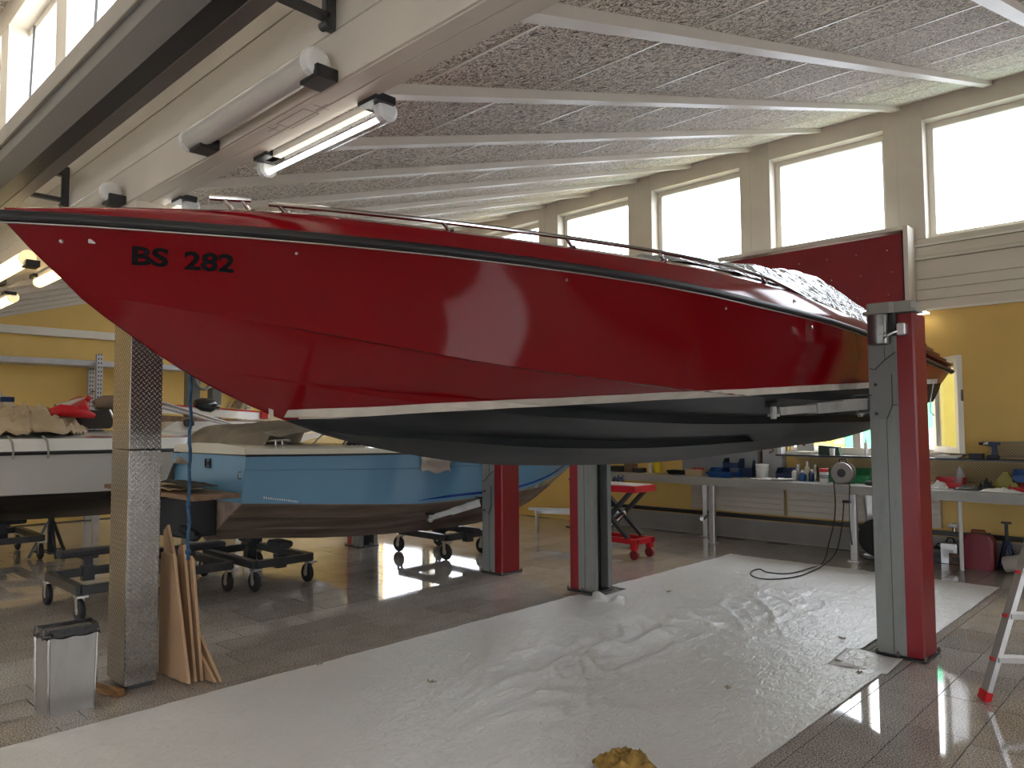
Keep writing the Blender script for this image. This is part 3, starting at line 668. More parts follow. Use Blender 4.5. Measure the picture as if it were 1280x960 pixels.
# rubbing strake: black rubber with a chrome line under it
def sweep(offs, name, mt, y0=.656, y1=8.8, **k):
    """offs: profile points (out, up) swept along the sheer, all round the bow"""
    pts = []
    yv = [y0, .66, .68, .72, .8, .9, 1.05, 1.2, 1.4, 1.65, 1.9, 2.2, 2.6, 3, 3.5, 4, 4.5, 5, 5.5, 6, 6.6, 7.2, 7.8, 8.3, y1]
    st = [(XC + sheerT(y, 1), y, sheerT(y, 2)) for y in yv]; pt = [(2 * XC - x, y, z) for x, y, z in st[1:]][::-1]
    line = [Vector(p) for p in pt + st]; rg = []
    for i, p in enumerate(line):
        d = line[min(i + 1, len(line) - 1)] - line[max(i - 1, 0)]; nr = Vector((d.y, -d.x, 0)).normalized()
        rg.append([p + nr * o + Vector((0, 0, u)) for o, u in offs])
    return MB().loft(rg).build(name, mt, boat, smooth=.7, **k)
sweep([(-.01, -.021), (.012, -.020), (.024, -.010), (.026, .003), (.019, .016), (.004, .021), (-.012, .021)], 'rubbing_strake', M['black'])
sweep([(-.004, -.029), (.005, -.028), (.005, -.024), (-.004, -.023)], 'chrome_line', M['steel'])
# deck
def deckrow(y):
    bs, zs = sheerT(y, 1), sheerT(y, 2); k = min(1, bs / .5); a = min(1, max(0, (y - 3.0) / 1.5))
    cz = .158 + .02 * a; g = 1 + .5 * math.exp(-((y - 4.6) / 1.15) ** 2)
    P = [(bs - .004, zs + .018), (bs - .016 * k, zs + .065 * g * k + .018 * (1 - k)), (bs - .036 * k, zs + .098 * g * k + .02 * (1 - k)), (bs - .09 * k, zs + .122 * g * k + .024 * (1 - k)), (bs - .2 * k, zs + .138 * g * k + .026 * (1 - k)), (bs * .5, zs + cz * g * k - .01 * k + .028 * (1 - k)), (0, zs + cz * g * k + .03 * (1 - k))]
    return [(max(b, 0), z) for b, z in P]
def deck_z(y, b):
    P = deckrow(y)[::-1]; b = abs(b)
    return lerp(b, [p[0] for p in P], [p[1] for p in P])
dk = []
for y in [.66, .67, .69, .73, .8, .9, 1.05, 1.2, 1.4, 1.65, 1.9, 2.2, 2.6, 3, 3.5, 4, 4.5, 5, 5.5, 6, 6.6, 7.2, 7.8, 8.2, 8.6, 8.82]:
    P = deckrow(y); dk.append([Vector((XC - b, y, z)) for b, z in P] + [Vector((XC + b, y, z)) for b, z in P[-2::-1]])
dm = MB().loft(dk, closed=False, caps=False); n = len(dk[0]); dm.add(dk[-1], [tuple(range(n))])
dm.build('deck', M['red_gel'], boat, smooth=.6)
# aft engine vents: five louvres above the rubbing strake at the quarter
for i in range(5):
    ya, yb = 7.55, 8.72 - .1 * i
    pa = []
    for y in (ya, (ya + yb) / 2, yb):
        pa.append(Vector((XC + sheerT(y, 1) + .01 - .035 * i, y, sheerT(y, 2) + .055 + .042 * i)))
    m = MB(); m.bar(pa[0], pa[1], .05, .014).bar(pa[1], pa[2], .05, .014)
    m.build('vent_louvre', M['dark_steel'] if i < 0 else bpy.data.materials.get('dark_red_trim') or mat('dark_red_trim', (.10, .006, .01), .25), boat)
co = []
for y, h, bb in ((5.6, .12, .95), (6.2, .2, .94), (7.0, .28, .92), (7.8, .26, .9), (8.3, .18, .88), (8.6, .02, .86)):
    zs = deck_z(y, bb) - .01
    co.append([Vector((XC - bb, y, zs)), Vector((XC - bb + .12, y, zs + h)), Vector((XC, y, zs + h + .02)), Vector((XC + bb - .12, y, zs + h)), Vector((XC + bb, y, zs))])
MB().loft(co).build('engine_hatch', M['red_gel'], boat, smooth=.5)
pz = [at(1167, 478, X=-2.02), at(1163, 500, X=-2.03), at(1163, 515, X=-2.03), at(1168, 520, X=-2.0)]
MB().tube(pz, .006, 6).build('loose_strap', M['paper'], boat)
# stainless hand rails on the deck edge
def rail(name, y0, y1, posts, h, ins, tip=.05):
    m = MB(); pts = []; k = int((y1 - y0) / .25) + 2
    for i in range(k + 1):
        y = y0 + (y1 - y0) * i / k; e = h * min(1, max(.55, (y1 - y) / .5)) if y1 > 4 else h
        pts.append(Vector((XC + sheerT(y, 1) - ins, y, sheerT(y, 2) + .105 + e)))
    r = m.tube(pts, .0115, 10).build(name, M['chrome'], boat, smooth=True)
    for y in posts:
        e = h * min(1, max(.55, (y1 - y) / .5)) if y1 > 4 else h
        b = Vector((XC + sheerT(y, 1) - ins, y + .035, sheerT(y, 2) + .10)); t = Vector((b.x, y, sheerT(y, 2) + .105 + e))
        MB().cyl(b - Vector((0, 0, .02)), t, .009, 8).build('stanchion', M['chrome'], r, smooth=True)
    return r
def rail2(name, tab, posts, ins=.10):
    f = spline(tab); m = MB(); y0, y1 = tab[0][0], tab[-1][0]; k = max(3, int((y1 - y0) / .2))
    P = lambda y: Vector((XC + sheerT(y, 1) - ins, y, sheerT(y, 2) + f(y, 1)))
    r = m.tube([P(y0 + (y1 - y0) * i / k) for i in range(k + 1)], .0115, 10).build(name, M['chrome'], boat, smooth=True)
    for y in posts:
        t = P(y); b = Vector((t.x + .01, y + .045, deck_z(y, sheerT(y, 1) - ins) - .01))
        MB().cyl(b, t, .0085, 8).build('stanchion', M['chrome'], r, smooth=True)
        MB().lathe([(.016, 0), (.014, .008), (.009, .01)], (b.x, b.y, b.z + .01), 'Z', 10).build('rail_foot', M['chrome'], r)
rail2('bow_grab_rail', [(1.305, .15), (1.45, .155)], (1.355, 1.415))
rail2('side_hand_rail', [(1.515, .147), (2.25, .16), (2.95, .178), (3.65, .2), (4.7, .222), (5.45, .15)], (1.55, 2.255, 2.955, 3.65, 4.70))
# hull fittings: small drains, fuel cap
for y, z, r, mt in ((.83, 2.35, .008, M['steel']), (1.60, 2.37, .007, M['steel']), (2.88, 2.38, .008, M['steel']), (4.14, 2.35, .008, M['steel']), (5.20, 2.32, .016, M['chrome'])):
    x = XC + side_at(y, z)
    MB().lathe([(r, -.006), (r, .003), (r * .5, .006), (r * .4, .002)], (x, y, z), 'X', 12).build('hull_drain', mt, boat)
x = XC + sheerT(4.98, 1) - .02
MB().lathe([(.03, -.01), (.03, .004), (.022, .009), (.018, .006)], (x + .001, 4.98, sheerT(4.98, 2) + .062), 'X', 16).build('filler_cap', M['chrome'], boat)
x = XC + side_at(.915, 2.355)
MB().box((x - .004, .905, 2.347), (x + .004, .93, 2.363), bev=.002).build('paint_chip', M['white_p'], boat)
# registration letters wrapped onto the bow
def hull_text(body, y0, z0, h, wd, name, mt):
    cu = bpy.data.curves.new(name, 'FONT'); cu.body = body; cu.offset = .034; cu.resolution_u = 4
    ob = bpy.data.objects.new(name, cu); COL.objects.link(ob)
    me = bpy.data.meshes.new_from_object(ob.evaluated_get(bpy.context.evaluated_depsgraph_get())) if False else None
    dg = bpy.context.evaluated_depsgraph_get(); me = bpy.data.meshes.new_from_object(ob.evaluated_get(dg)); bpy.data.objects.remove(ob)
    xs = [v.co.x for v in me.vertices]; ys_ = [v.co.y for v in me.vertices]; a, b = min(xs), max(xs); c, d = min(ys_), max(ys_)
    bm = bmesh.new(); bm.from_mesh(me)
    bmesh.ops.triangulate(bm, faces=bm.faces)
    bmesh.ops.subdivide_edges(bm, edges=[e for e in bm.edges if e.calc_length() > .25], cuts=2)
    for v in bm.verts:
        z = z0 + (v.co.y - c) / (d - c) * h; y = y0 + (v.co.x - a) / (b - a) * wd - .21 * (z - z0)
        v.co = Vector((XC + side_at(y, z) + .0018, y, z)) - ORG[boat.name]
    m2 = bpy.data.meshes.new(name); bm.to_mesh(m2); bm.free(); m2.materials.append(mt)
    o = bpy.data.objects.new(name, m2); COL.objects.link(o); o.parent = boat; ORG[o.name] = ORG[boat.name]; return o
blk = mat('black_letters', (.006, .005, .006), .5, spec=.15)
hull_text('BS', 1.055, 2.282, .068, .118, 'registration_letters', blk)
hull_text('282', 1.225, 2.278, .068, .172, 'registration_number', blk)
# crumpled foil over cockpit and windscreen
def foil_mat():
    m = mat('crumpled_foil', (.72, .74, .76), .2, metal=.65, var=.15, scale=6); n = m.node_tree.nodes; l = m.node_tree.links
    v = n.new('ShaderNodeTexVoronoi'); v.inputs['Scale'].default_value = 12; v.feature = 'F1'; c = n.new('ShaderNodeTexCoord'); nz = n.new('ShaderNodeTexNoise'); nz.inputs['Scale'].default_value = 5
    l.new(c.outputs['Object'], nz.inputs[0]); mx = n.new('ShaderNodeMix'); mx.data_type = 'VECTOR'; mx.inputs[0].default_value = .25; l.new(c.outputs['Object'], mx.inputs[4]); l.new(nz.outputs['Color'], mx.inputs[5]); l.new(mx.outputs[1], v.inputs[0])
    bp = n.new('ShaderNodeBump'); bp.inputs['Strength'].default_value = .9; bp.inputs['Distance'].default_value = .06; l.new(v.outputs['Distance'], bp.inputs['Height']); l.new(bp.outputs[0], n['Principled BSDF'].inputs['Normal']); return m
M['foil'] = foil_mat()
top = spline([(3.3, .0), (3.8, .01), (4.5, .075), (5.1, .16), (5.6, .25), (6.2, .36), (6.8, .38), (7.3, .34), (7.8, .27), (8.0, .22)])
def foilf(u, v):
    y = 3.35 + 4.6 * v; b = (sheerT(y, 1) - .14) * min(1, .55 + v * 3); s = (u * 2 - 1); a = abs(s)
    x = XC + s * b + .02 * noise.noise((s * 3, y * 3, 4))
    prof = (1 - a ** 3.2)
    z = deck_z(y, x - XC) + .012 + (top(y, 1) - .0) * min(1, prof * 1.25)
    z += (.03 * noise.noise((x * 4, y * 3, 1)) + .015 + .045 * abs(noise.noise((x * 7, y * 5, 2)))) * min(1, .35 + prof)
    return (x, y, z)
MB().grid(foilf, 60, 130).build('protective_foil', M['foil'], None, label='crumpled silver protective foil spread over the cockpit of the red boat', cat='foil', smooth=.9, thick=.004, fixn=False)
# ------------------------------------------------------------------ lift columns
def column(x, y, s, label, ztop=2.43, motor=False, arm=None):
    """s=+1: open side faces -x (red cover on the +x side)"""
    t = thing('lift_column', label, 'lift column', (x, y, 0), 'two-post lift columns' )
    X = lambda v: x + v * s
    def bx(m, x0, x1, y0, y1, z0, z1, **k): return m.box((min(X(x0), X(x1)), y + y0, z0), (max(X(x0), X(x1)), y + y1, z1), **k)
    # outer red cover: bevelled C section
    poly = [(.17, 0), (.09, -.0), (.055, 0), (.055, .29), (.14, .29), (.17, .25)]
    P = [(X(.055), y, .02), (X(.158), y, .02), (X(.17), y + .014, .02), (X(.17), y + .276, .02), (X(.158), y + .29, .02), (X(.055), y + .29, .02)]
    MB().prism(P, (0, 0, ztop - .02)).build('cover', M['lift_red'], t)
    m = MB(); bx(m, -.13, .055, .0, .012, .02, 2.3); bx(m, -.13, .055, .278, .29, .02, 2.3); bx(m, .03, .055, .012, .278, .02, 2.3); bx(m, -.142, -.13, .0, .06, .02, 2.3); bx(m, -.142, -.13, .23, .29, .02, 2.3)
    m.build('grey_channel', M['lift_grey'], t)
    m = MB(); bx(m, -.125, -.10, .06, .09, .02, 2.28); bx(m, -.08, .02, .1, .19, .02, 2.28); m.build('rubber_belt', M['black'], t)
    m = MB(); bx(m, -.03, -.026, -.0025, .0, .03, 2.2); m.build('fold_line', M['dark_steel'], t)
    m = MB(); bx(m, -.15, .185, -.025, .31, 0, .015, bev=.004); m.build('base_plate', M['dark_steel'], t)
    for i, (bx_, by) in enumerate(((.178, -.015), (.178, .30), (.0, -.015), (-.14, -.015))):
        MB().lathe([(.014, .015), (.014, .03), (.008, .032), (.008, .045)], (X(bx_), y + by, 0), 'Z', 6).build('anchor_bolt', M['rust_bolt'], t)
    zc = arm[2] if arm else 1.75
    m = MB()
    pl = [(X(-.13), y - .006, zc - .12), (X(-.02), y - .006, zc - .12), (X(.02), y - .006, zc - .02), (X(.05), y - .006, zc - .02), (X(.05), y - .006, zc + .36), (X(-.03), y - .006, zc + .30), (X(-.09), y - .006, zc + .24), (X(-.13), y - .006, zc + .25)]
    m.prism(pl, (0, -.006, 0)); m.build('carriage_plate', mat('carriage_grey', (.2, .205, .2), .4) if 'carriage_grey' not in bpy.data.materials else bpy.data.materials['carriage_grey'], t)
    for a, b in ((pl[1], pl[2]), (pl[2], pl[3]), (pl[5], pl[4]), (pl[6], pl[5]), (pl[7], pl[6])): 
        pass
    m = MB()
    for a, b in ((pl[1], pl[2]), (pl[2], pl[3]), (pl[5], pl[4]), (pl[6], pl[5]), (pl[7], pl[6]), (pl[2], (pl[2][0], pl[2][1], zc + .2))):
        m.bar(Vector(a) - Vector((0, .013, 0)), Vector(b) - Vector((0, .013, 0)), .006, .006, up=(0, 1, 0))
    m.build('plate_edge', M['dark_steel'], t)
    m = MB(); bx(m, -.22, -.13, .0, .29, zc - .07, zc + .05, bev=.006); bx(m, -.24, -.12, -.02, .1, zc + .05, zc + .062)
    cgo = m.build('arm_carriage', M['dark_steel'], t)
    for bz in (zc + .13, zc - .08): MB().lathe([(.012, 0), (.012, .012), (.004, .014)], (X(-.09), y - .012, bz), 'Y', 8).build('bolt', M['black'], t)
    if arm:
        for (tx, ty, tz, ya) in arm[3]:
            a = Vector((X(-.2), y + ya, zc - .01)); tip = Vector((tx, ty, tz)); d = tip - a; mid = a + d * .45
            m = MB().bar(a, a + d * .58, .10, .075); m.bar(a + Vector((0, 0, .04)), a + d * .3 + Vector((0, 0, .04)), .11, .01)
            ar = m.build('swing_arm', M['alu_arm'], t)
            MB().bar(a + d * .56, a + d * .97, .075, .055).build('arm_extension', M['alu_arm'], ar)
            m = MB().cyl(tip - Vector((0, 0, .05)), tip + Vector((0, 0, .035)), .022, 12); m.cyl(tip - Vector((0, 0, .035)), tip - Vector((0, 0, .015)), .04, 14)
            m.build('pad_screw', M['alu_arm'], ar)
            MB().cyl(tip + Vector((0, 0, .035)), tip + Vector((0, 0, .058)), .055, 18).build('rubber_pad', M['rubber'], ar)
    if motor:
        m = MB()
        pts = [(-.13, -.07), (.03, -.07), (.06, -.045), (.19, -.04), (.19, .16), (-.09, .2), (-.15, .1), (-.16, -.03)]
        m.prism([(X(a), y + b, 2.44) for a, b in pts], (0, 0, .02)); m.prism([(X(a * .86), y + b * .86 + .01, 2.46) for a, b in pts], (0, 0, .06)); m.build('gear_cover', mat('cast_grey', (.33, .33, .28), .4, grime=(.12, .12, .1)), t)
        mo = MB().lathe([(.05, 2.215), (.075, 2.222), (.078, 2.24), (.078, 2.43), (.07, 2.44)], (X(-.055), y - .01, 0), 'Z', 24).build('motor', mat('motor_grey', (.2, .2, .19), .28, metal=.7), t, smooth=.5)
        MB().box((X(-.055) + .02, y - .09, 2.28), (X(-.055) + .05, y - .084, 2.35)).build('motor_label', M['white_p'], mo)
        MB().cyl((X(.04), y - .02, 2.28), (X(.04), y - .02, 2.44), .03, 12).build('capacitor', M['black'], mo)
        jb = MB(); bx(jb, .075, .135, -.075, -.0, 2.27, 2.36, bev=.008); jb = jb.build('junction_box', M['alu'], t)
        MB().tube([(X(0.0), y - .08, 2.26), (X(.03), y - .10, 2.275), (X(.06), y - .09, 2.29), (X(.08), y - .07, 2.30)], .008, 8).build('motor_cable', M['alu'], jb)
    return t
M['alu_arm'] = mat('worn_light_grey_arm', (.38, .38, .36), .4, metal=.3, var=.15, grime=(.12, .12, .11), gscale=5)
column(-1.75, 5.75, 1, 'right front red and grey lift column with a motor on top, beside the red boat', motor=True, arm=(0, 0, 1.80, [(-2.27, 4.98, 1.735, .02), (-2.35, 6.9, 1.76, .24)]))
column(-4.68, 5.88, -1, 'red and grey lift column at the left edge of the white sheet, under the keel', arm=(0, 0, 1.80, [(-4.05, 4.98, 1.735, .02), (-4.0, 6.9, 1.76, .24)]))
# ------------------------------------------------------------------ white cover sheet on the floor
def sheet_mat():
    m = mat('white_sheet', (.78, .775, .76), .3, var=.05, scale=2, bump=.0, spec=.5, grime=(.62, .6, .57), gamt=.3, gscale=2); n = m.node_tree.nodes; l = m.node_tree.links
    c = n.new('ShaderNodeTexCoord'); nz = n.new('ShaderNodeTexNoise'); nz.inputs['Scale'].default_value = 17; nz.inputs['Detail'].default_value = 9; nz.inputs['Distortion'].default_value = 1.2; mp = n.new('ShaderNodeMapping'); mp.inputs['Rotation'].default_value = (0, 0, .5); mp.inputs['Scale'].default_value = (1.6, .7, 1); l.new(c.outputs['Object'], mp.inputs[0]); l.new(mp.outputs[0], nz.inputs[0])
    bp = n.new('ShaderNodeBump'); bp.inputs['Strength'].default_value = .55; bp.inputs['Distance'].default_value = .02; l.new(nz.outputs[0], bp.inputs['Height']); l.new(bp.outputs[0], n['Principled BSDF'].inputs['Normal']); return m
M['sheet'] = sheet_mat()
SX0, SX1, SY0, SY1 = -4.63, -1.72, -.6, 8.82
def sheet_z(x, y):
    wr = math.exp(-((x + 3.25 + .12 * math.sin(y * 1.7)) / .5) ** 2) * min(1, max(0, (y - 2.6) / .8)) * min(1, max(0, (8.0 - y) / 1.2))
    n1 = 1 - abs(noise.noise((x * 3.1 + y * 1.2, y * 2.3 - x, 0))) * 2.6; n2 = 1 - abs(noise.noise((x * 7 + 5, y * 4.4, 3))) * 2.6
    z = .004 + .002 * noise.noise((x * 2, y * 2, 7))
    r1 = max(0, 1 - 5 * abs(noise.noise((x * 2.2 + y * 1.5, y * .9 - x * .8, 21)))); r2 = max(0, 1 - 5 * abs(noise.noise((x * 4.5 + y * 2.6, y * 1.8 - x * 1.2, 33))))
    z += wr * (.006 * max(0, n1) ** 2 + .020 * r1 ** 1.3 + .014 * r2 ** 1.2)
    z += .0035 * max(0, 1 - abs(noise.noise((x * 1.3, y * 1.6, 11))) * 5) + .003 * max(0, n2) ** 3
    for sx in (-2.70, -3.02):
        dx = x - sx - .015 * noise.noise((y * 1.1, sx, 0)); z += .006 * math.exp(-(dx / .012) ** 2) if abs(dx) < .06 else 0
    e = min(x - SX0, SX1 - x, SY1 - y)
    if e < .05: z += .002 * noise.noise((x * 5, y * 5, 2))
    return z + .004
sm = MB(); NU, NV = 150, 440
sm.grid(lambda u, v: (SX0 + (SX1 - SX0) * u + .008 * noise.noise((v * 14, u > .5, 0)) * (u in (0, 1)), SY0 + (SY1 - SY0) * v, sheet_z(SX0 + (SX1 - SX0) * u, SY0 + (SY1 - SY0) * v)), NU, NV)
keep = []
for f in sm.f:
    c = sum((sm.v[i] for i in f), Vector()) / 4
    if (c.x > -2.02 and 5.60 < c.y < 6.2) or (c.x < -4.42 and 5.76 < c.y < 6.26) or (c.x > -1.86 and 5.32 < c.y < 5.62 and c.x > -1.86 + (5.62 - c.y) * .3): continue
    keep.append(f)
sm.f = keep; sm.m = [0] * len(keep)
sh = sm.build('cover_sheet', M['sheet'], None, label='large wrinkled white protective sheet spread on the floor under the red boat', cat='floor sheet', smooth=1.2, origin=(-3.2, 4, 0), fixn=False)
sh2 = MB().grid(lambda u, v: (-4.38 + .34 * u - .1 * v, 5.62 + .16 * v + .05 * u, .012 + .05 * v * (.6 + .4 * math.sin(u * 9)) + .01 * noise.noise((u * 5, v * 3, 1))), 16, 6).build('folded_flap', M['sheet'], sh, smooth=1.2, thick=.003)
sh3 = MB().grid(lambda u, v: (-2.05 + .36 * u, 5.24 + .34 * v + .06 * u, .010 + .035 * v * (1 - u * .4) + .008 * math.sin(u * 6)), 12, 6).build('folded_flap', M['sheet'], sh, smooth=1.2, thick=.003)
# bits of torn tape and paper lying on the sheet
labs = ['at the left edge of the sheet', 'beside the column under the keel', 'in the back middle of the sheet', 'alone in the front middle of the sheet', 'farthest of those near the right column', 'ring-shaped, left of the right column flap', 'darkest, in front of the right column', 'on the near left of the sheet']
for (px, py), lb in zip(((399, 832), (702, 746), (836, 741), (910, 862), (1053, 800), (1048, 828), (1074, 843), (540, 855)), labs):
    p = at(px, py, Z=.014); m = MB(); k = R.uniform(.02, .034)
    m.grid(lambda u, v: (p.x + k * (u - .5) * 1.6 + .01 * noise.noise((u * 3, v * 3, px)), p.y + k * (v - .5) * 1.5, p.z + .004 + .03 * abs(noise.noise((u * 2.2 + px, v * 2.7, 1))) + .012 * abs(u - .5)), 7, 6)
    m.build('tape_scrap', mat('torn_tape', (.4, .36, .28), .7, var=.3) if 'torn_tape' not in bpy.data.materials else bpy.data.materials['torn_tape'], None, label='small tape scrap on the sheet, ' + lb, cat='scrap', group='tape scraps on the sheet', thick=.002, smooth=1.0)
# yellow-brown rag at the front edge
c0 = at(786, 958, Z=.02)
def ragf(u, v):
    a = u * 2 * PI; r = .15 * (v ** .8) * (1 + .35 * noise.noise((math.cos(a) * 1.5, math.sin(a) * 1.5, 5)))
    h = .07 * (1 - v ** 2) * (.7 + .9 * abs(noise.noise((math.cos(a) * 2 * v, math.sin(a) * 2 * v, 9)))) + .02 * noise.noise((math.cos(a) * v * 9, math.sin(a) * v * 9, 2)) + .014
    return (c0.x + r * math.cos(a) * 1.15, c0.y + r * math.sin(a) * .8 - .03, max(.03, h + .012))
MB().grid(ragf, 60, 16).build('rag', mat('ochre_rag', (.33, .2, .045), .8, var=.45, scale=16, bump=.6, bscale=30), None, label='crumpled ochre rag lying on the sheet at the bottom of the picture', cat='rag', smooth=1.0, thick=.003)
# ------------------------------------------------------------------ diamond-plate column, bin, boards, rope
dc = thing('clad_column', 'square roof column clad in shiny diamond plate, left foreground', 'column', (-5.205, 1.85, 0))
MB().box((-5.33, 1.78, .0), (-5.08, 1.92, 3.13)).build('core', M['dark_steel'], dc)
for i, (z0, z1) in enumerate(((.03, 1.505), (1.51, 2.44))):
    MB().box((-5.36, 1.75, z0), (-5.05, 1.95, z1), bev=.004).build('diamond_plate', M['diamond'], dc)
MB().box((-5.35, 1.76, 2.442), (-5.06, 1.94, 3.13), bev=.004).build('column_head', M['white_paint'], dc)
bn = thing('metal_bin', 'square brushed metal waste bin with a black liner, bottom left', 'waste bin', (-5.02, 1.42, 0))
m = MB()
A = [Vector(p) for p in ((-5.09, 1.285, 0), (-4.94, 1.31, 0), (-4.915, 1.54, 0), (-5.075, 1.55, 0))]
def ringz(z, g): c = sum(A, Vector()) / 4; return [c + (p - c) * g + Vector((0, 0, z)) for p in A]
m.loft([ringz(0, 1.0), ringz(.02, 1.0), ringz(.47, 1.06)], caps=True).build('body', mat('bin_steel', (.5, .5, .5), .3, metal=.85, var=.15, scale=3, stretch=(3, 3, .8), grime=(.25, .25, .25), gscale=3), bn)
for p, q in ((ringz(.01, 1.01), ringz(.46, 1.07)),):
    for i in range(4): MB().cyl(p[i], q[i], .008, 8).build('corner_seam', M['chrome'], bn)
def linerf(u, v):
    i = u * 4; k = int(i) % 4; f = i - int(i); a = ringz(.0, 1.09); p = a[k].lerp(a[(k + 1) % 4], f); c = sum(a, Vector()) / 4
    d = (p - c); d.z = 0; dn = d.normalized()
    zz = .47 - .035 * abs(2 * v - 1) * (1 + .5 * noise.noise((u * 20, v, 1))) + .02 * (1 - abs(2 * v - 1))
    rr = (-.025 if v < .5 else .012) * abs(2 * v - 1) + .006 * noise.noise((u * 30, v * 3, 2))
    return (p.x + dn.x * rr, p.y + dn.y * rr, zz)
MB().grid(linerf, 96, 8).build('liner', mat('black_bag', (.015, .015, .017), .25, bump=.4, bscale=40), bn, smooth=1.0, thick=.002)
MB().ball(ringz(.462, 1.13)[1] + Vector((.01, .0, 0)), .02, 10, (1.6, 1.2, .8)).build('liner_knot', bpy.data.materials['black_bag'], bn, smooth=True)
# boards leaning on the column
bl = [('wide pale plywood board leaning on the clad column, front of the stack', 2.047, ((197, 847), (235, 862.5), (216, 692), (201, 690))),
      ('tall pointed plywood offcut rising above the leaning stack', 2.09, ((208, 851), (230, 860), (218, 700), (209, 656), (204, 664))),
      ('narrow pointed plywood strip in the middle of the leaning stack', 2.125, ((230, 851), (243, 857), (229, 681), (224, 682), (217, 722))),
      ('plywood board with a pale top edge, right in the leaning stack', 2.16, ((236, 850), (251, 857), (240, 700), (237, 695), (229, 696))),
      ('short triangular plywood offcut at the right foot of the stack', 2.19, ((248, 852), (268, 859), (247, 812))),
      ('rightmost slanting plywood offcut with its foot by the sheet', 2.225, ((266, 857), (274.5, 858.5), (247, 790), (244, 796)))]
for lb, yb_, px in bl:
    P = [at(x, y, Y=yb_) for x, y in px]; zm = min(p.z for p in P)
    P = [Vector((p.x, p.y, max(.001, p.z - zm + .001) if p.z < .1 else p.z)) for p in P]
    MB().prism(P, (.0, .018, 0)).build('plywood_board', M['wood'], None, label=lb, cat='board', group='plywood boards leaning on the clad column')
MB().bar((-5.30, 1.62, .02), (-4.98, 1.71, .02), .055, .036).build('wood_offcut', mat('split_wood', (.3, .16, .06), .8, var=.35, scale=14, bump=.6, bscale=30, stretch=(.3, 3, 3)), None, label='short splintered wood offcut on the floor between bin and clad column', cat='wood')
rope = thing('hanging_rope', 'blue rope with knots hanging beside the diamond-plate column', 'rope', (-3.82, 1.6, 1.0))
RP = at(235, 690, X=-3.82); rx, ry = -3.82, RP.y
pts = [(-3.5, ry + .05, 2.56), (-3.66, ry + .02, 2.56), (-3.78, ry, 2.52), (-3.815, ry, 2.42)] + [(rx + .004 * math.sin(i), ry + .004 * math.cos(i * 1.7), 2.38 - i * (2.38 - .98) / 30) for i in range(31)]
MB().tube(pts, .0085, 8).build('cord', mat('blue_rope', (.02, .08, .16), .7, var=.3, scale=60, bump=.5, bscale=120), rope, smooth=True)
for z in (RP.z, RP.z + .24, RP.z + .14): MB().ball((rx, ry, z), .015 if z == RP.z else .010, 10, (1, 1, 1.2)).build('knot', bpy.data.materials['blue_rope'], rope, smooth=True)
# ------------------------------------------------------------------ step ladder at the right edge
lad = thing('step_ladder', 'aluminium step ladder with red feet at the right edge', 'ladder', (-.95, 5.35, 0))
foot = Vector((-1.125, 5.224, 0)); up_ = Vector((.235, .09, .90)).normalized(); side = Vector((.40, .30, 0)) 
for s in (0, 1):
    b = foot + side * s
    MB().bar(b + up_ * .02, b + up_ * 1.9, .03, .06, up=(.7, -.7, 0)).build('stile', M['alu'], lad)
    MB().bar(b + Vector((0, 0, .001)), b + up_ * .06, .04, .07, up=(.7, -.7, 0)).build('foot', M['red_plastic'], lad)
for i in range(6):
    a = foot + up_ * (.26 + .27 * i)
    r_ = MB().bar(a, a + side, .075, .03).build('step', M['alu'], lad)
    for q in (a, a + side): MB().bar(q - side.normalized() * .03, q + side.normalized() * .03, .03, .02).build('step_cap', M['red_plastic'], r_)
AT1 = at(538, 647, X=-6.62)
column(-6.02, 5.93, 1, 'red and grey lift column beside the blue boat, left of the keel', arm=(0, 0, .78, [(AT1.x, AT1.y, AT1.z, .02)]))
column(-8.72, 5.95, -1, 'lift column half hidden behind the blue boat, only its foot shows', arm=(0, 0, .86, [(-8.1, 5.1, .80, .02)]))
# ------------------------------------------------------------------ light blue boat
BC = -7.27
# y, keel z, chine b, chine z, sheer b, sheer z
BT = spline([(3.24, .545, .74, .955, .80, 1.385), (3.7, .515, .78, .92, .84, 1.375), (4.5, .43, .80, .85, .87, 1.36), (5.2, .385, .79, .80, .88, 1.35), (6.0, .355, .74, .785, .86, 1.345), (6.7, .35, .66, .80, .81, 1.345), (7.3, .40, .54, .84, .71, 1.35), (7.73, .50, .43, .88, .60, 1.355), (8.05, .61, .34, .93, .50, 1.36), (8.43, .80, .20, 1.01, .36, 1.37), (8.7, .94, .11, 1.08, .25, 1.38), (8.95, 1.10, .04, 1.18, .14, 1.39), (9.1, 1.22, .01, 1.26, .07, 1.395), (9.24, 1.37, .0, 1.375, .01, 1.40)])
ysb = [3.24, 3.4, 3.7, 4.1, 4.5, 4.9, 5.3, 5.7, 6.1, 6.5, 6.9, 7.2, 7.5, 7.73, 7.9, 8.05, 8.2, 8.43, 8.6, 8.75, 8.9, 9.0, 9.1, 9.18, 9.24]
def bring(y):
    zk, bc, zc, bs, zs = (BT(y, k) for k in range(1, 6))
    P = [(0, zk), (bc * .33, zk + (zc - zk) * .30), (bc * .34, zk + (zc - zk) * .30 + .012), (bc * .66, zk + (zc - zk) * .64), (bc * .67, zk + (zc - zk) * .64 + .012), (bc * .985, zc - .015), (bc, zc)]
    for t in (.2, .4, .6, .70, .715, .86, 1):
        P.append((bc + (bs - bc) * t + (.012 if t > .71 else 0) * min(1, bs * 3), zc + (zs - zc) * t))
    return [Vector((BC - b, y, z)) for b, z in P[::-1]] + [Vector((BC + b, y, z)) for b, z in P[1:]]
bb = thing('blue_motorboat', 'light blue motor boat with brown bottom, standing behind the red boat', 'boat', (BC, 5.8, .35))
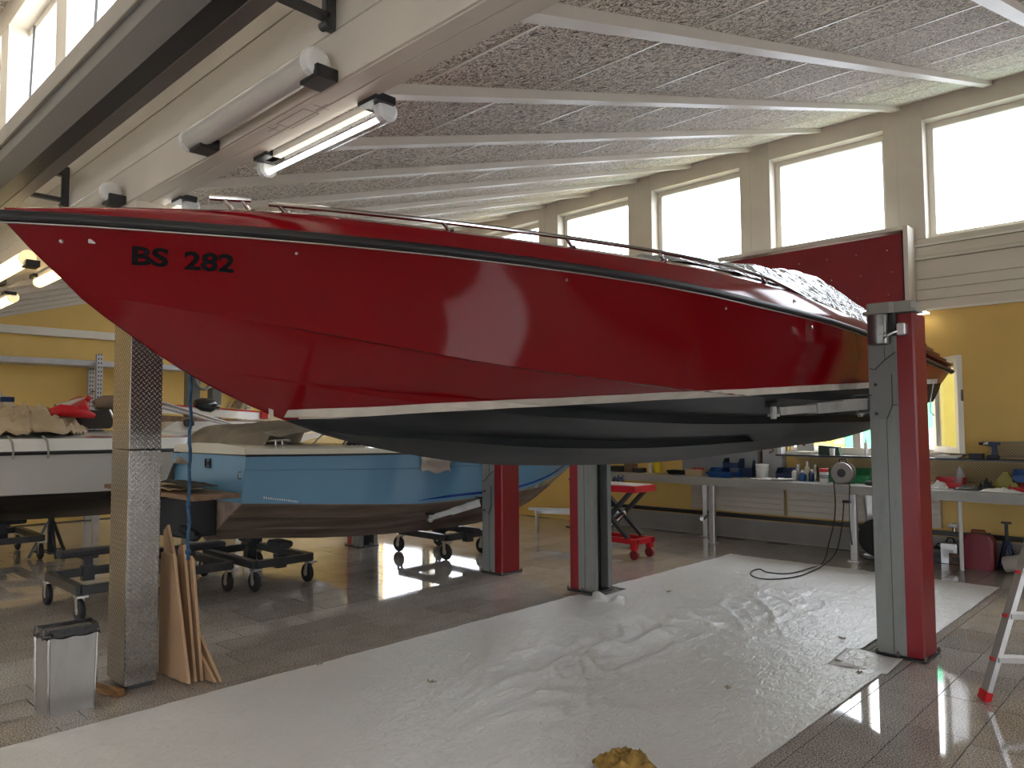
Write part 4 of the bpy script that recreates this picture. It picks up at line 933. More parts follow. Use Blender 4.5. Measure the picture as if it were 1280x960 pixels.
m = MB(); rg = [bring(y) for y in ysb]; m.loft(rg, closed=False, caps=False); m.add(rg[0], [tuple(range(len(rg[0])))[::-1]])
def blue_mat():
    m = hull_mat('light_blue_hull', (.15, .33, .49), (.15, .105, .08), .79 - .35 - 0, 0, .55, (.33, .25, .2), rough_up=.15)
    n = m.node_tree.nodes; l = m.node_tree.links
    ma = [x for x in n if x.type == 'MATH' and x.operation == 'MULTIPLY_ADD'][0]
    sx = ma.inputs[0].links[0].from_node
    f = n.new('ShaderNodeFloatCurve') if False else None
    # z - slope(y): slope only aft of amidships (y < 0 in the object frame)
    mn = n.new('ShaderNodeMath'); mn.operation = 'MINIMUM'; l.new(sx.outputs[1], mn.inputs[0]); mn.inputs[1].default_value = -.5
    ad = n.new('ShaderNodeMath'); ad.operation = 'ADD'; l.new(mn.outputs[0], ad.inputs[0]); ad.inputs[1].default_value = .5
    for k in list(ma.inputs[0].links): l.remove(k)
    l.new(ad.outputs[0], ma.inputs[0]); ma.inputs[1].default_value = .079
    return m
m.build('hull', blue_mat(), bb, smooth=.3, label='light blue topsides above a worn brown bottom')
def bside(y, z):
    zk, bc, zc, bs, zs = (BT(y, k) for k in range(1, 6)); t = (z - zc) / (zs - zc)
    return bc + (bs - bc) * t if t > 0 else bc * max(0, (z - zk) / (zc - zk))
st = mat('dark_blue_stripe', (.01, .05, .28), .25)
for s in (1, -1):
    rows = []
    for i in range(36):
        y = 5.25 + i * .1; z = .83 + max(0, y - 6.6) ** 2 * .065; h = .03 * min(1, (y - 5.2) / .5)
        rows.append([Vector((BC + s * (bside(y, z + k * h) + .004), y, z + k * h)) for k in (0, .5, 1)])
    MB().loft(rows, closed=False, caps=False).build('stripe', st, bb, label='dark blue stripe')
# rubbing strip, deck, coaming
pts = [Vector((BC + s_, y, z)) for s_, y, z in [(-BT(y, 4), y, BT(y, 5)) for y in ysb] + [(BT(y, 4), y, BT(y, 5)) for y in ysb[::-1]]]
MB().tube(pts, .014, 8).build('rubbing_strip', M['black'], bb, smooth=True)
dk = []
for y in ysb:
    bs, zs = BT(y, 4), BT(y, 5); k = min(1, bs / .4)
    dk.append([Vector((BC + s_ * (bs - i_), y, zs + z_)) for s_, i_, z_ in ((-1, .002, .01), (-1, .02 * k, .055 * k + .01), (-1, .10 * k, .075 * k + .01), (-1, bs * .7, .10 * k + .01), (1, bs * .7, .10 * k + .01), (1, .10 * k, .075 * k + .01), (1, .02 * k, .055 * k + .01), (1, .002, .01))])
m = MB().loft(dk, closed=False, caps=False); m.add(dk[0], [tuple(range(8))[::-1]]); m.build('deck', M['cream_gel'], bb, smooth=.5)
c_ = []
for y, h in ((4.6, .03), (4.9, .10), (5.6, .17), (6.6, .16), (7.3, .03)):
    b = BT(y, 4) - .22; z = BT(y, 5) + .08; c_.append([Vector((BC - b, y, z)), Vector((BC - b + .06, y, z + h)), Vector((BC + b - .06, y, z + h)), Vector((BC + b, y, z))])
MB().loft(c_).build('cabin_top', M['cream_gel'], bb, smooth=.5)
def on_b(y, z, r=0): return Vector((BC + bside(y, z) + r, y, z))
c = MB(); p = Vector((BC + .72, 3.62, 1.48)); c.tube([p + Vector((0, -.11, .035)), p + Vector((0, -.05, .042)), p + Vector((0, .05, .042)), p + Vector((0, .11, .035))], .009, 8)
for dy in (-.035, .035): c.cyl(p + Vector((0, dy, -.02)), p + Vector((0, dy, .04)), .011, 8)
c.build('cleat', M['chrome'], bb, smooth=True)
for y, z, r in ((3.50, 1.28, .010), (3.62, 1.275, .018), (5.1, 1.25, .009)):
    q = on_b(y, z); m = MB().lathe([(r, -.004), (r, .006), (r * .55, .009), (r * .5, .004)], (q.x, q.y, q.z), 'X', 14).build('hull_fitting', M['chrome'] if r > .01 else M['black'], bb)
rl2 = []
for (ya, za), (yb_, zb) in (((4.0, 1.47), (4.15, 1.60)), ((4.15, 1.60), (4.65, 1.60)), ((4.35, 1.46), (4.5, 1.62)), ((4.65, 1.60), (5.2, 1.60))): rl2.append(((BC + .68, ya, za), (BC + .68, yb_, zb)))
m = MB()
for a, b in rl2: m.cyl(a, b, .009, 8)
m.build('deck_rail', M['chrome'], bb)
hz = [Vector((BC + .66, 4.42 + i * .03, 1.475)) for i in range(40)]
MB().tube(hz, .02, 10, rs=[.024 if i % 2 else .016 for i in range(40)]).build('ribbed_hose', M['rubber'], bb)
# transom hardware: tow eye, latch; small lettering line
q = Vector((BC + .74, 3.235, 1.21))
MB().tube([q + Vector((0, 0, .03)), q + Vector((0, -.03, .03)), q + Vector((0, -.035, 0)), q + Vector((0, -.03, -.03)), q + Vector((0, 0, -.03))], .006, 8).build('transom_eye', M['chrome'], bb)
m = MB(); q = Vector((BC + .05, 3.235, 1.30)); m.box((q.x - .06, q.y - .012, q.z - .045), (q.x + .06, q.y, q.z - .035)); m.box((q.x - .06, q.y - .012, q.z + .035), (q.x + .06, q.y, q.z + .045)); m.box((q.x - .06, q.y - .012, q.z - .045), (q.x - .05, q.y, q.z + .045)); m.box((q.x + .05, q.y - .012, q.z - .045), (q.x + .06, q.y, q.z + .045)); m.box((q.x - .03, q.y - .01, q.z - .02), (q.x + .03, q.y, q.z + .02)); m.build('number_bracket', M['black'], bb)
m = MB(); R2 = random.Random(5)
for i in range(16):
    y = 3.44 + i * .022; z = .985 - .004 * i; q = on_b(y, z, .003); m.box((q.x - .001, q.y, q.z), (q.x + .001, q.y + .012, q.z + R2.choice((.014, .018))))
m.build('maker_lettering', M['white_p'], bb)
# beige cloth pinned on its side
MB().grid(lambda u, v: (BC + .90 + .012 * math.sin(v * 7) + .008 * noise.noise((u * 3, v * 3, 2)), 5.21 + .42 * u, 1.31 - .16 * v - .02 * u * v + .018 * math.sin(u * 9) * v), 14, 8).build('cloth', mat('pale_cloth', (.5, .44, .38), .8, var=.12, bump=.5, bscale=20), None, label='pale beige cloth hung over the side of the light blue boat', cat='cloth', smooth=1.0, thick=.004)
# tarpaulin over its stern
tT = spline([(0, .0), (.15, .06), (.5, .11), (.8, .14), (1, .10)])
def tarpf(u, v):
    # u: from port to starboard, v: from stern to forward
    x = BC - .90 + 1.5 * u; y = 3.14 + 1.55 * v + .25 * u
    z = 1.54 + .05 * math.sin(PI * min(1, v * 1.1)) + .09 * v + .03 * noise.noise((u * 5, v * 4, 3)) + .07 * max(0, 1 - 4 * abs(noise.noise((u * 4 - v * 4, v * 2.4 + u, 8))))
    if v < .12: z -= (.12 - v) * 2.2; y += .01
    if u < .16: z -= (.16 - u) ** 1.2 * 4.6; x -= (.16 - u) * .3 
    if u > .93: z -= (u - .93) * .5
    return (x, y, max(z, .98))
MB().grid(tarpf, 50, 40).build('tarpaulin', M['greytarp'], None, label='grey-brown tarpaulin draped over the stern of the light blue boat', cat='tarpaulin', smooth=1.0, thick=.006)
# outdrive and the board lying over it
od = thing('outdrive', 'black stern drive under the wooden board behind the blue boat', 'outdrive', (BC, 2.95, .62))
MB().loft([[Vector((BC + a * w, y, z0 + (b * .5 + .5) * (z1 - z0))) for a, b in ((-1, -1), (-.6, -1.1), (.6, -1.1), (1, -1), (1, 1), (-1, 1))] for y, w, z0, z1 in ((2.55, .12, .72, .98), (2.75, .22, .68, 1.0), (3.0, .25, .62, 1.0), (3.235, .24, .62, .98))]).build('leg_housing', M['black'], od, smooth=.8)
m = MB().tube([(BC - .3, 2.7, .95), (BC + .05, 2.8, .80), (BC + .35, 3.0, .66)], .035, 10); m.tube([(BC - .45, 2.75, .75), (BC - .2, 2.9, .68), (BC + .1, 3.15, .66)], .06, 10); m.build('trim_ram', M['rubber'], od, smooth=True)
for g_ in (((BC + .3, 3.0, .64), .06, 10, (1.5, 1, .8)), ((BC - .45, 2.72, .72), .13, 12, (1.3, 1, 1.1)), ((BC - .15, 2.6, .80), .12, 12, (1.4, 1, 1))): MB().ball(*g_).build('gaiter', M['rubber'], od, smooth=True)
MB().tube([(BC + .08, 2.58, .9), (BC + .0, 2.55, .87), (BC + .0, 2.55, .8), (BC + .06, 2.58, .78)], .012, 8).build('hook', M['steel'], od)
wbd = MB().box((-8.35, 2.66, 1.035), (-6.22, 3.08, 1.075), bev=.005).build('wooden_board', M['oldwood'], None, label='long brown board laid across behind the stern of the blue boat', cat='board')
MB().grid(lambda u, v: (-7.9 + 1.1 * u, 2.7 + .3 * v, 1.09 + .03 * abs(noise.noise((u * 4, v * 3, 0))) + .02 * u * (1 - u)), 16, 6).build('cardboard_sheet', M['cardboard'], None, label='bent brown cardboard lying on the board behind the blue boat', cat='cardboard', thick=.006)
MB().grid(lambda u, v: (-7.35 + .9 * u, 2.72 + .26 * v, 1.135 + .07 * (1 - abs(u * 2 - 1)) * (1 - v * .6) * abs(noise.noise((u * 5, v * 4, 3)) + .5)), 18, 6).build('black_bag', M['rubber'], None, label='flat black plastic bag on the board behind the blue boat', cat='bag', thick=.006, smooth=1.0)
# ------------------------------------------------------------------ boat trolleys
def trolley(x0, x1, y0, y1, label, posts, padz, padlen, padaxis='X', zf=.27):
    t = thing('boat_trolley', label, 'trolley', ((x0 + x1) / 2, (y0 + y1) / 2, 0), 'boat trolleys')
    for a, b in (((x0, y0), (x1, y0)), ((x0, y1), (x1, y1)), ((x0, y0), (x0, y1)), ((x1, y0), (x1, y1))):
        MB().bar((*a, zf), (*b, zf), .07, .075).build('frame_bar', M['dark_steel'], t)
    cs = None
    for i, (x, y) in enumerate(((x0 + .03, y0), (x1, y0), (x1, y1), (x0 + .03, y1))):
        m = MB().box((x - .055, y - .045, zf - .055), (x + .055, y + .045, zf - .038)); m.bar((x - .03, y - .028, zf - .05), (x - .06 + .04 * (i % 2), y - .028, .095), .045, .006, up=(0, 1, 0)); m.bar((x - .03, y + .028, zf - .05), (x - .06 + .04 * (i % 2), y + .028, .095), .045, .006, up=(0, 1, 0))
        fk = m.build('caster_fork', M['alu'], t)
        wx = x - .06 + .04 * (i % 2)
        MB().lathe([(.04, -.024), (.09, -.022), (.098, -.012), (.098, .012), (.09, .022), (.04, .024)], (wx, y, .0985), 'Y', 22).build('wheel', M['rubber'], fk, smooth=.6)
        MB().lathe([(.035, -.026), (.035, .026)], (wx, y, .0985), 'Y', 12).build('hub', M['alu'], fk)
    for x, y in posts:
        m = MB().box((x - .035, y - .035, zf - .08), (x + .035, y + .035, padz - .06)); m.box((x - .07, y - .07, padz - .09), (x + .07, y + .07, padz - .065)); m.box((x - .05, y - .05, zf - .08), (x + .05, y + .05, zf + .06)); m.build('post', M['dark_steel'], t)
        L = padlen / 2; lo, hi = ((x - L, y - .07), (x + L, y + .07)) if padaxis == 'X' else ((x - .07, y - L), (x + .07, y + L))
        MB().box((*lo, padz - .065), (*hi, padz), bev=.014).build('pad', mat('carpet_pad', (.05, .05, .055), .9, bump=.5, bscale=80) if 'carpet_pad' not in bpy.data.materials else bpy.data.materials['carpet_pad'], t)
    return t
trolley(-8.02, -7.1, 2.10, 2.68, 'empty black boat trolley nearest the clad column, left of it', [(-8.0, 2.42)], .49, .52, 'Y')
trolley(-8.4, -7.27, 2.95, 3.5, 'black trolley under the stern drive of the blue boat', [(-7.75, 3.25)], .45, .8, 'Y')
trolley(-8.25, -7.1, 3.68, 4.3, 'black trolley under the stern of the blue boat', [(-7.75, 3.95), (-7.2, 4.0)], .47, .3)
trolley(-7.95, -7.02, 6.15, 6.8, 'black trolley under the forward part of the blue boat, beside a lift column', [(-7.5, 6.45), (-7.02, 6.5)], .36, .35)
trolley(-12.0, -10.85, 2.2, 2.75, 'black boat trolley under the white boat at the left edge', [(-11.2, 2.4)], .5, .5, 'Y')
# tripod stand below the white boat
ts = thing('boat_stand', 'black tripod stand holding the white boat', 'stand', (-10.9, 2.86, 0))
for a in (0, 2.1, 4.2): MB().bar((-10.9 + .03 * math.cos(a), 2.86 + .03 * math.sin(a), .46), (-10.9 + .24 * math.cos(a), 2.86 + .24 * math.sin(a), .015), .03, .03).build('leg', M['dark_steel'], ts)
MB().box((-10.93, 2.83, .05), (-10.87, 2.89, .53)).build('post', M['dark_steel'], ts)
MB().tube([(-10.9 + .2 * math.cos(a), 2.86 + .2 * math.sin(a), .09) for a in (0, 2.1, 4.2, 6.283)], .01, 6).build('brace', M['dark_steel'], ts)
# ------------------------------------------------------------------ white sailing boat
WC = -10.8
WT = spline([(-.2, .62, .80, .95, 1.0, 1.37), (1, .56, .95, .93, 1.08, 1.37), (2.2, .53, 1.0, .91, 1.10, 1.37), (3.4, .50, .98, .87, 1.09, 1.365), (4.4, .52, .86, .85, 1.0, 1.36), (5.3, .58, .66, .86, .84, 1.365), (6.1, .70, .42, .90, .60, 1.38), (6.7, .85, .22, .98, .36, 1.40), (7.1, 1.05, .08, 1.10, .16, 1.42), (7.35, 1.38, .0, 1.40, .01, 1.44)])
yw = [-.2, .4, 1, 1.6, 2.2, 2.8, 3.4, 3.9, 4.4, 4.9, 5.3, 5.7, 6.1, 6.4, 6.7, 6.9, 7.1, 7.25, 7.35]
def wring(y):
    zk, bc, zc, bs, zs = (WT(y, k) for k in range(1, 6)); P = [(0, zk), (bc * .4, zk + (zc - zk) * .28), (bc * .8, zk + (zc - zk) * .62), (bc, zc)]
    for t in (.35, .7, 1): P.append((bc + (bs - bc) * t, zc + (zs - zc) * t))
    return [Vector((WC - b, y, z)) for b, z in P[::-1]] + [Vector((WC + b, y, z)) for b, z in P[1:]]
wbt = thing('sailing_boat', 'white boat with black lower hull at the left, beige canvas on deck', 'boat', (WC, 3.6, .5))
rg = [wring(y) for y in yw]; m = MB().loft(rg, closed=False, caps=False); m.add(rg[0], [tuple(range(len(rg[0])))[::-1]])
m.build('hull', hull_mat('white_hull', (.55, .53, .49), (.012, .012, .014), .885 - .5, -.01, .3, (.045, .036, .028), rough_up=.25), wbt, smooth=.5, label='white topsides over a streaked black bottom')
pts = [Vector((WC - WT(y, 4), y, WT(y, 5))) for y in yw] + [Vector((WC + WT(y, 4), y, WT(y, 5))) for y in yw[::-1]]
MB().tube(pts, .022, 8).build('rubbing_strip', M['black'], wbt, smooth=True)
dk = []
for y in yw:
    bs, zs = WT(y, 4), WT(y, 5); k = min(1, bs / .5)
    dk.append([Vector((WC + s_ * b_, y, zs + z_)) for s_, b_, z_ in ((-1, bs, .02), (-1, bs - .03 * k, .14 * k + .02), (-1, bs - .28 * k, .19 * k + .02), (-1, bs * .4, .24 * k + .02), (1, bs * .4, .24 * k + .02), (1, bs - .28 * k, .19 * k + .02), (1, bs - .03 * k, .14 * k + .02), (1, bs, .02))])
m = MB().loft(dk, closed=False, caps=False); m.add(dk[0], [tuple(range(8))[::-1]]); m.build('deck', M['white_gel'], wbt, smooth=.5)
for ya, yb_ in ((2.9, 3.95), (4.05, 5.0)):
    rows = []
    for i in range(9):
        y = ya + (yb_ - ya) * i / 8; bs, zs = WT(y, 4), WT(y, 5)
        rows.append([Vector((WC + bs - .03 - .25 * t + .002, y, zs + .165 + .05 * t + .004)) for t in (.05, .22)])
    MB().loft(rows, closed=False, caps=False).build('deck_stripe', M['red_plastic'], wbt, label='thin red stripe')
cs_ = []
for y, h, b in ((3.9, .02, .62), (4.15, .17, .6), (5.6, .16, .42), (6.4, .02, .2)):
    z = WT(y, 5) + .2; cs_.append([Vector((WC - b, y, z)), Vector((WC - b + .07, y, z + h)), Vector((WC + b - .07, y, z + h)), Vector((WC + b, y, z))])
MB().loft(cs_).build('cabin_roof', M['white_gel'], wbt, smooth=.4)
sc = MB()
sc.prism([(WC - .6, 2.3, 1.62), (WC + .6, 2.3, 1.62), (WC + .55, 2.6, 1.86), (WC - .55, 2.6, 1.86)], (0, 1.0, .02)); sc.build('dark_windscreen', mat('smoked_acrylic', (.035, .032, .03), .12), wbt)
MB().box((WC + .5, 4.25, 1.66), (WC + .62, 4.37, 1.76), bev=.02).build('vent', M['black'], wbt)
for y in (2.12, 2.46):
    MB().tube([(WC + 1.02, y, 1.56), (WC + 1.11, y + .02, 1.50), (WC + 1.135, y + .03, 1.39), (WC + 1.12, y + .03, 1.31)], .012, 6).build('fender_strap', mat('grey_strap', (.3, .28, .24), .7) if 'grey_strap' not in bpy.data.materials else bpy.data.materials['grey_strap'], wbt)
# canvas heap, cushions, rolled cover and poles on its deck
def heap(name, c, rx, ry, h, mt, label, cat, seed, zmin, n=48, group=None):
    def f(u, v):
        a = u * 2 * PI; r = v * (1 + .28 * noise.noise((math.cos(a) * 1.3 + seed, math.sin(a) * 1.3, seed)))
        fold = abs(noise.noise((math.cos(a) * v * 3.2 + seed, math.sin(a) * v * 2.6, seed))) ; f2 = abs(noise.noise((math.cos(a) * v * 7, math.sin(a) * v * 7 + seed, 3)))
        z = h * (1 - v ** 3) * (.62 + .5 * noise.noise((math.cos(a) * v * 1.6 + seed, math.sin(a) * v * 1.6, seed)) + .38 * max(0, 1 - 4 * fold)) + h * .22 * max(0, 1 - 4 * f2)
        return (c[0] + r * rx * math.cos(a), c[1] + r * ry * math.sin(a), zmin + max(0, z))
    return MB().grid(f, n, 18).build(name, mt, None, label=label, cat=cat, smooth=1.0, thick=.008, group=group)
heap('canvas_cover', (-10.1, 2.35), .42, .68, .3, M['tarp'], 'crumpled beige canvas cover piled on the deck of the white boat', 'canvas', 3, 1.57, 72)
heap('canvas_bundle', (-10.7, 2.15), .3, .34, .34, mat('light_canvas', (.55, .46, .34), .75, var=.15, scale=5, bump=.3, bscale=9), 'lighter canvas bundle with dark strap behind the beige cover, far left', 'canvas', 8, 1.68)
MB().box((-10.42, 2.16, 1.96), (-10.36, 2.3, 2.02)).build('strap_buckle', M['navy'], None, label='dark blue strap piece on the light canvas bundle at left', cat='strap')
def cushion(pts, th, name, mt, label, mt2=None):
    c = thing(name, label, 'cushion', pts[0]); m = MB()
    a, b, d = (Vector(p) for p in pts); u, v = b - a, d - a; nn = u.cross(v).normalized(); rings = []
    for k, (t, g) in enumerate(((-.5, .9), (-.35, 1), (.35, 1), (.5, .9))):
        ring_ = []; ce_ = a + u * .5 + v * .5
        for i, j in ((.03, .15), (.0, .5), (.03, .85), (.15, 1), (.5, 1.02), (.85, 1), (.97, .85), (1, .5), (.97, .15), (.85, 0), (.5, -.02), (.15, 0)):
            ring_.append(ce_ + (a + u * i + v * j - ce_) * g + nn * th * t)
        rings.append(ring_)
    m.loft(rings).build('cover', mt, c, smooth=.7)
    if mt2:
        MB().loft([[p + nn * th * .0 for p in [q + (q - ce_) * .012 + nn * (t * th) for q in rings[1]]] for t in (-.0, .5)], caps=False).build('piping', mt2, c)
    return c
MB().tube([at(62, 516, X=-10.05), at(75, 513, X=-10.05), at(100, 515, X=-10.05), at(118, 520, X=-10.05)], .05, 14, rs=[.045, .075, .07, .03]).build('red_fender', M['red_plastic'], None, label='shiny red fender lying on the beige canvas of the white boat', cat='fender', smooth=.8)
MB().tube([at(40, 514, X=-10.1), at(47, 516, X=-10.1), at(57, 517, X=-10.1), at(62, 516, X=-10.1)], .03, 12, rs=[.02, .035, .035, .045]).build('paddle_handle', M['navy'], None, label='dark blue conical cap left of the red fender on the canvas', cat='cap', smooth=.8)
cushion([at(82, 507, X=-10.5), at(104, 497, X=-10.5), at(90, 518, X=-10.0)], .10, 'seat_cushion', M['red_plastic'], 'red and cream folded seat cushion standing on the white boat')
P_ = [at(x, y, X=-10.35) for x, y in ((66, 506), (100, 497), (106, 503), (84, 518))]
MB().prism(P_, (.12, 0, 0)).build('cushion_panel', M['cream_gel'], None, label='cream underside panel leaning below the red cushion', cat='cushion')
MB().tube([at(108, 497, X=-10.2), at(112, 500, X=-10.2)], .04, 12).build('round_fender', M['red_plastic'], None, label='small red round end beside the perforated upright over the white boat', cat='fender')
MB().tube([at(118, 506, X=-10.6), at(130, 504, X=-10.6), at(148, 503, X=-10.6), at(170, 503, X=-10.6)], .085, 14, rs=[.06, .1, .1, .08]).build('rolled_cover', mat('brown_cover', (.25, .19, .14), .8, var=.2, bump=.4, bscale=12), None, label='rolled brown cover lying behind the dark windscreen of the white boat', cat='cover roll', smooth=.9)
for k, ((x0, y0), (x1, y1)) in enumerate((((200, 502), (290, 530)), ((204, 510), (284, 531)), ((206, 506), (272, 524)))):
    MB().cyl(at(x0, y0, X=-10.1 - .06 * k), at(x1, y1, X=-10.1 - .06 * k), .016, 8).build('pole', M['alu'], None, label='slanting aluminium pole laid on the white boat, ' + ('uppermost of three', 'lowest of three', 'middle of three')[k], cat='pole', group='poles on the white boat')
MB().cyl(at(137, 512, X=-10.0), at(147, 533, X=-10.0), .012, 8).build('thin_strut', M['alu'], None, label='short slanting strut just left of the clad column', cat='strut')
# ------------------------------------------------------------------ racks, posts and plank by the yellow end wall
rk = thing('wall_rack', 'long pale steel shelf rack along the yellow end wall', 'rack', (-14.7, 4.2, 0))
MB().box((-14.95, 1.9, 2.74), (-14.45, 8.2, 2.84), bev=.006).build('shelf', mat('galvanised', (.5, .5, .52), .4, metal=.5, var=.08), rk)
def upright(x, y, z1, nm='upright'):
    m = MB().box((x - .04, y - .05, 0), (x + .04, y + .05, z1)).build(nm, bpy.data.materials['galvanised'], rk)
    h = MB()
    for i in range(int((z1 - 1.4) / .075)): h.box((x + .0395, y - .03, 1.5 + i * .075), (x + .0415, y - .012, 1.53 + i * .075)).box((x + .0395, y + .012, 1.5 + i * .075), (x + .0415, y + .03, 1.53 + i * .075))
    h.build('punched_holes', M['black'], m, kind='stuff')
for x, y, z1 in ((-14.4, 4.46, 2.95), (-14.9, 4.48, 2.75), (-14.4, 7.25, 2.95), (-14.9, 7.3, 2.75)): upright(x, y, z1)
MB().bar((-14.4, 4.46, 2.3), (-14.9, 4.48, 2.3), .03, .02).build('cross_brace', M['dark_steel'], rk)
pp = at(234, 500, X=-12.6)
gp = MB().box((-12.7, pp.y - .02, 0), (-12.5, pp.y + .18, 2.9), bev=.01).build('steel_post', mat('grey_post', (.17, .17, .16), .5, var=.12), None, label='taller grey steel post behind the white boat, left of the ring', cat='post')
pq = at(262, 500, X=-12.6)
MB().box((-12.7, pq.y - .0, 0), (-12.5, pq.y + .17, 2.32), bev=.01).build('steel_post', bpy.data.materials['grey_post'], None, label='shorter grey steel post with a ring hung at its top left', cat='post')
rc_ = at(257, 475, X=-12.4); 
MB().tube([(rc_.x - .08, rc_.y + .12 * math.cos(a), rc_.z + .15 * math.sin(a)) for a in [i * 2 * PI / 20 for i in range(21)]], .028, 8).build('steel_ring', M['lift_grey'], None, label='grey ring hanging at the top of the shorter steel post', cat='ring', smooth=True)
q0 = at(243, 503, X=-12.0) + Vector((0, 0, -.02)); q1 = at(270, 507, X=-12.0) + Vector((0, 0, -.01))
od2 = thing('outboard_cowl', 'shiny black outboard cowl on the white and red plank', 'outboard', q0)
MB().tube([q0, q0.lerp(q1, .3), q0.lerp(q1, .75), q1], .1, 16, rs=[.06, .11, .12, .06]).build('cowl', mat('gloss_black', (.01, .01, .012), .08), od2, smooth=.8)
MB().ball(q1 + Vector((.03, .02, -.02)), .05, 10).build('chrome_end', M['chrome'], od2, smooth=True)
pk = thing('boat_plank', 'long white plank with red edge behind the white boat', 'plank', (-11.95, 5.6, 1.7))
for (xa, ya), (xb, yb), th, mt, nm in (((200, 511), (331, 521), .13, M['white_gel'], 'white_face'), ((200, 505.5), (331, 515.5), .03, M['red_plastic'], 'red_edge'), ((200, 523), (331, 530), .10, M['oldwood'], 'lower_board')):
    MB().bar(at(xa, ya, X=-12.0), at(xb, yb, X=-12.0), .05, th).build(nm, mt, pk)
MB().bar(at(326, 519, X=-11.95), at(334, 520, X=-11.95), .06, .12).build('red_end', M['red_plastic'], pk, label='red end of the plank')
ch = thing('folded_chair', 'brown folded chair leaning on the white plank, under the red hull', 'chair', at(296, 510, X=-12.0))
MB().prism([at(x, y, X=-12.0) for x, y in ((288, 509), (294, 501), (306, 498), (300, 511))], (.05, 0, 0)).build('panel', M['oldwood'], ch)
for (x0, y0), (x1, y1) in (((284, 511), (288, 502)), ((301, 511), (307, 498)), ((304, 511), (310, 500))): MB().cyl(at(x0, y0, X=-11.96), at(x1, y1, X=-11.96), .02, 6).build('leg', M['steel'], ch)
# ------------------------------------------------------------------ red scissor lift table
lt = thing('scissor_lift_table', 'red scissor lift table with black cross legs behind the lift column', 'lift table', (-5.75, 7.8, 0))
lx0, lx1, ly0, ly1 = -6.15, -5.25, 7.62, 8.05
MB().box((lx0, ly0, .86), (lx1, ly1, .90), bev=.005).box((lx0 - .01, ly0 - .01, .82), (lx1 + .01, ly0 + .01, .895)).box((lx0 - .01, ly1 - .01, .82), (lx1 + .01, ly1 + .01, .895)).box((lx1 - .01, ly0, .82), (lx1 + .01, ly1, .895)).box((lx0 - .01, ly0, .82), (lx0 + .01, ly1, .895)).build('platform', M['red_plastic'], lt)
MB().box((lx0 + .02, ly0 + .02, .9), (lx1 - .02, ly1 - .02, .906)).build('platform_top', mat('worn_top', (.5, .45, .42), .5), lt)
for y in (ly0 + .06, ly1 - .06):
    MB().bar((lx0 + .1, y, .84), (lx1 - .15, y, .26), .04, .07, up=(0, 1, 0)).build('scissor_leg', M['dark_steel'], lt)
    MB().bar((lx1 - .1, y + .03, .84), (lx0 + .2, y + .03, .26), .04, .07, up=(0, 1, 0)).build('scissor_leg', M['dark_steel'], lt)
    MB().box((lx0, y - .03, .19), (lx1, y + .03, .255), bev=.005).build('base_rail', M['red_plastic'], lt)
MB().cyl((-5.9, 7.83, .3), (-5.55, 7.83, .55), .03, 10).build('hydraulic_ram', M['chrome'], lt)
MB().box((lx1 - .08, ly0, .19), (lx1, ly1, .25)).box((lx0, ly0, .19), (lx0 + .08, ly1, .25)).build('base_cross', M['red_plastic'], lt)
for x in (lx0 + .05, lx1 - .05):
    for y in (ly0 + .05, ly1 - .05):
        f_ = MB().box((x - .035, y - .035, .12), (x + .035, y + .035, .2)).build('caster_fork', M['red_plastic'], lt)
        MB().lathe([(.02, -.02), (.06, -.018), (.062, 0), (.06, .018), (.02, .02)], (x, y, .0625), 'Y', 16).build('wheel', mat('dark_red_wheel', (.2, .01, .015), .5) if 'dark_red_wheel' not in bpy.data.materials else bpy.data.materials['dark_red_wheel'], f_, smooth=.6)
MB().tube([(lx0 - .12, 7.83, .22), (lx0 - .14, 7.83, .5), (lx0 - .2, 7.83, .8), (lx0 - .3, 7.83, .93), (lx0 - .22, 7.95, .96), (lx0 + .02, 7.98, .92)], .014, 8).build('push_handle', M['chrome'], lt, smooth=True)
MB().box((lx0 - .18, 7.77, .16), (lx0 - .05, 7.89, .3), bev=.01).build('pump', M['lift_grey'], lt)
MB().bar((lx0 - .34, 7.83, .29), (lx0 - .18, 7.83, .27), .06, .02).build('pedal', M['black'], lt)
nt_ = MB().tube([(-5.62 + .06 * math.cos(a) + .04 * math.sin(3 * a), 7.8 + .05 * math.sin(a), .93 + .03 * math.sin(2 * a) ** 2 + .05 * (i % 3 == 0)) for i, a in enumerate([k * .8 for k in range(24)])], .008, 6).build('cable_bundle', M['navy'], None, label='small tangle of dark cable on the red lift table', cat='cable')
# ------------------------------------------------------------------ long workbench along the window wall
def yf(x): return 9.38 - .07 * (x + 4)
wbn = thing('workbench', 'long grey workbench running under the windows at the back', 'workbench', (-3.5, 9.7, 0))
xa, xb = -7.75, -.5
MB().prism([(xa, yf(xa), .862), (xb, yf(xb), .862), (xb, 10.06, .862), (xa, 10.06, .862)], (0, 0, .04)).build('worktop', mat('grey_worktop', (.42, .42, .40), .3, var=.1, scale=3, grime=(.2, .19, .17), gscale=4), wbn)
MB().prism([(xa, yf(xa) - .004, .80), (xb, yf(xb) - .004, .80), (xb, yf(xb) + .03, .80), (xa, yf(xa) + .03, .80)], (0, 0, .10)).build('front_rail', mat('rail_grey', (.36, .35, .32), .45), wbn)
for px in (885, 1067):
    p = at(px, 600, Y=9.42); MB().box((p.x - .04, yf(p.x) + .02, .01), (p.x + .04, yf(p.x) + .09, .80), bev=.006).box((p.x - .07, yf(p.x), 0), (p.x + .07, yf(p.x) + .11, .012)).build('leg', M['alu'], wbn)
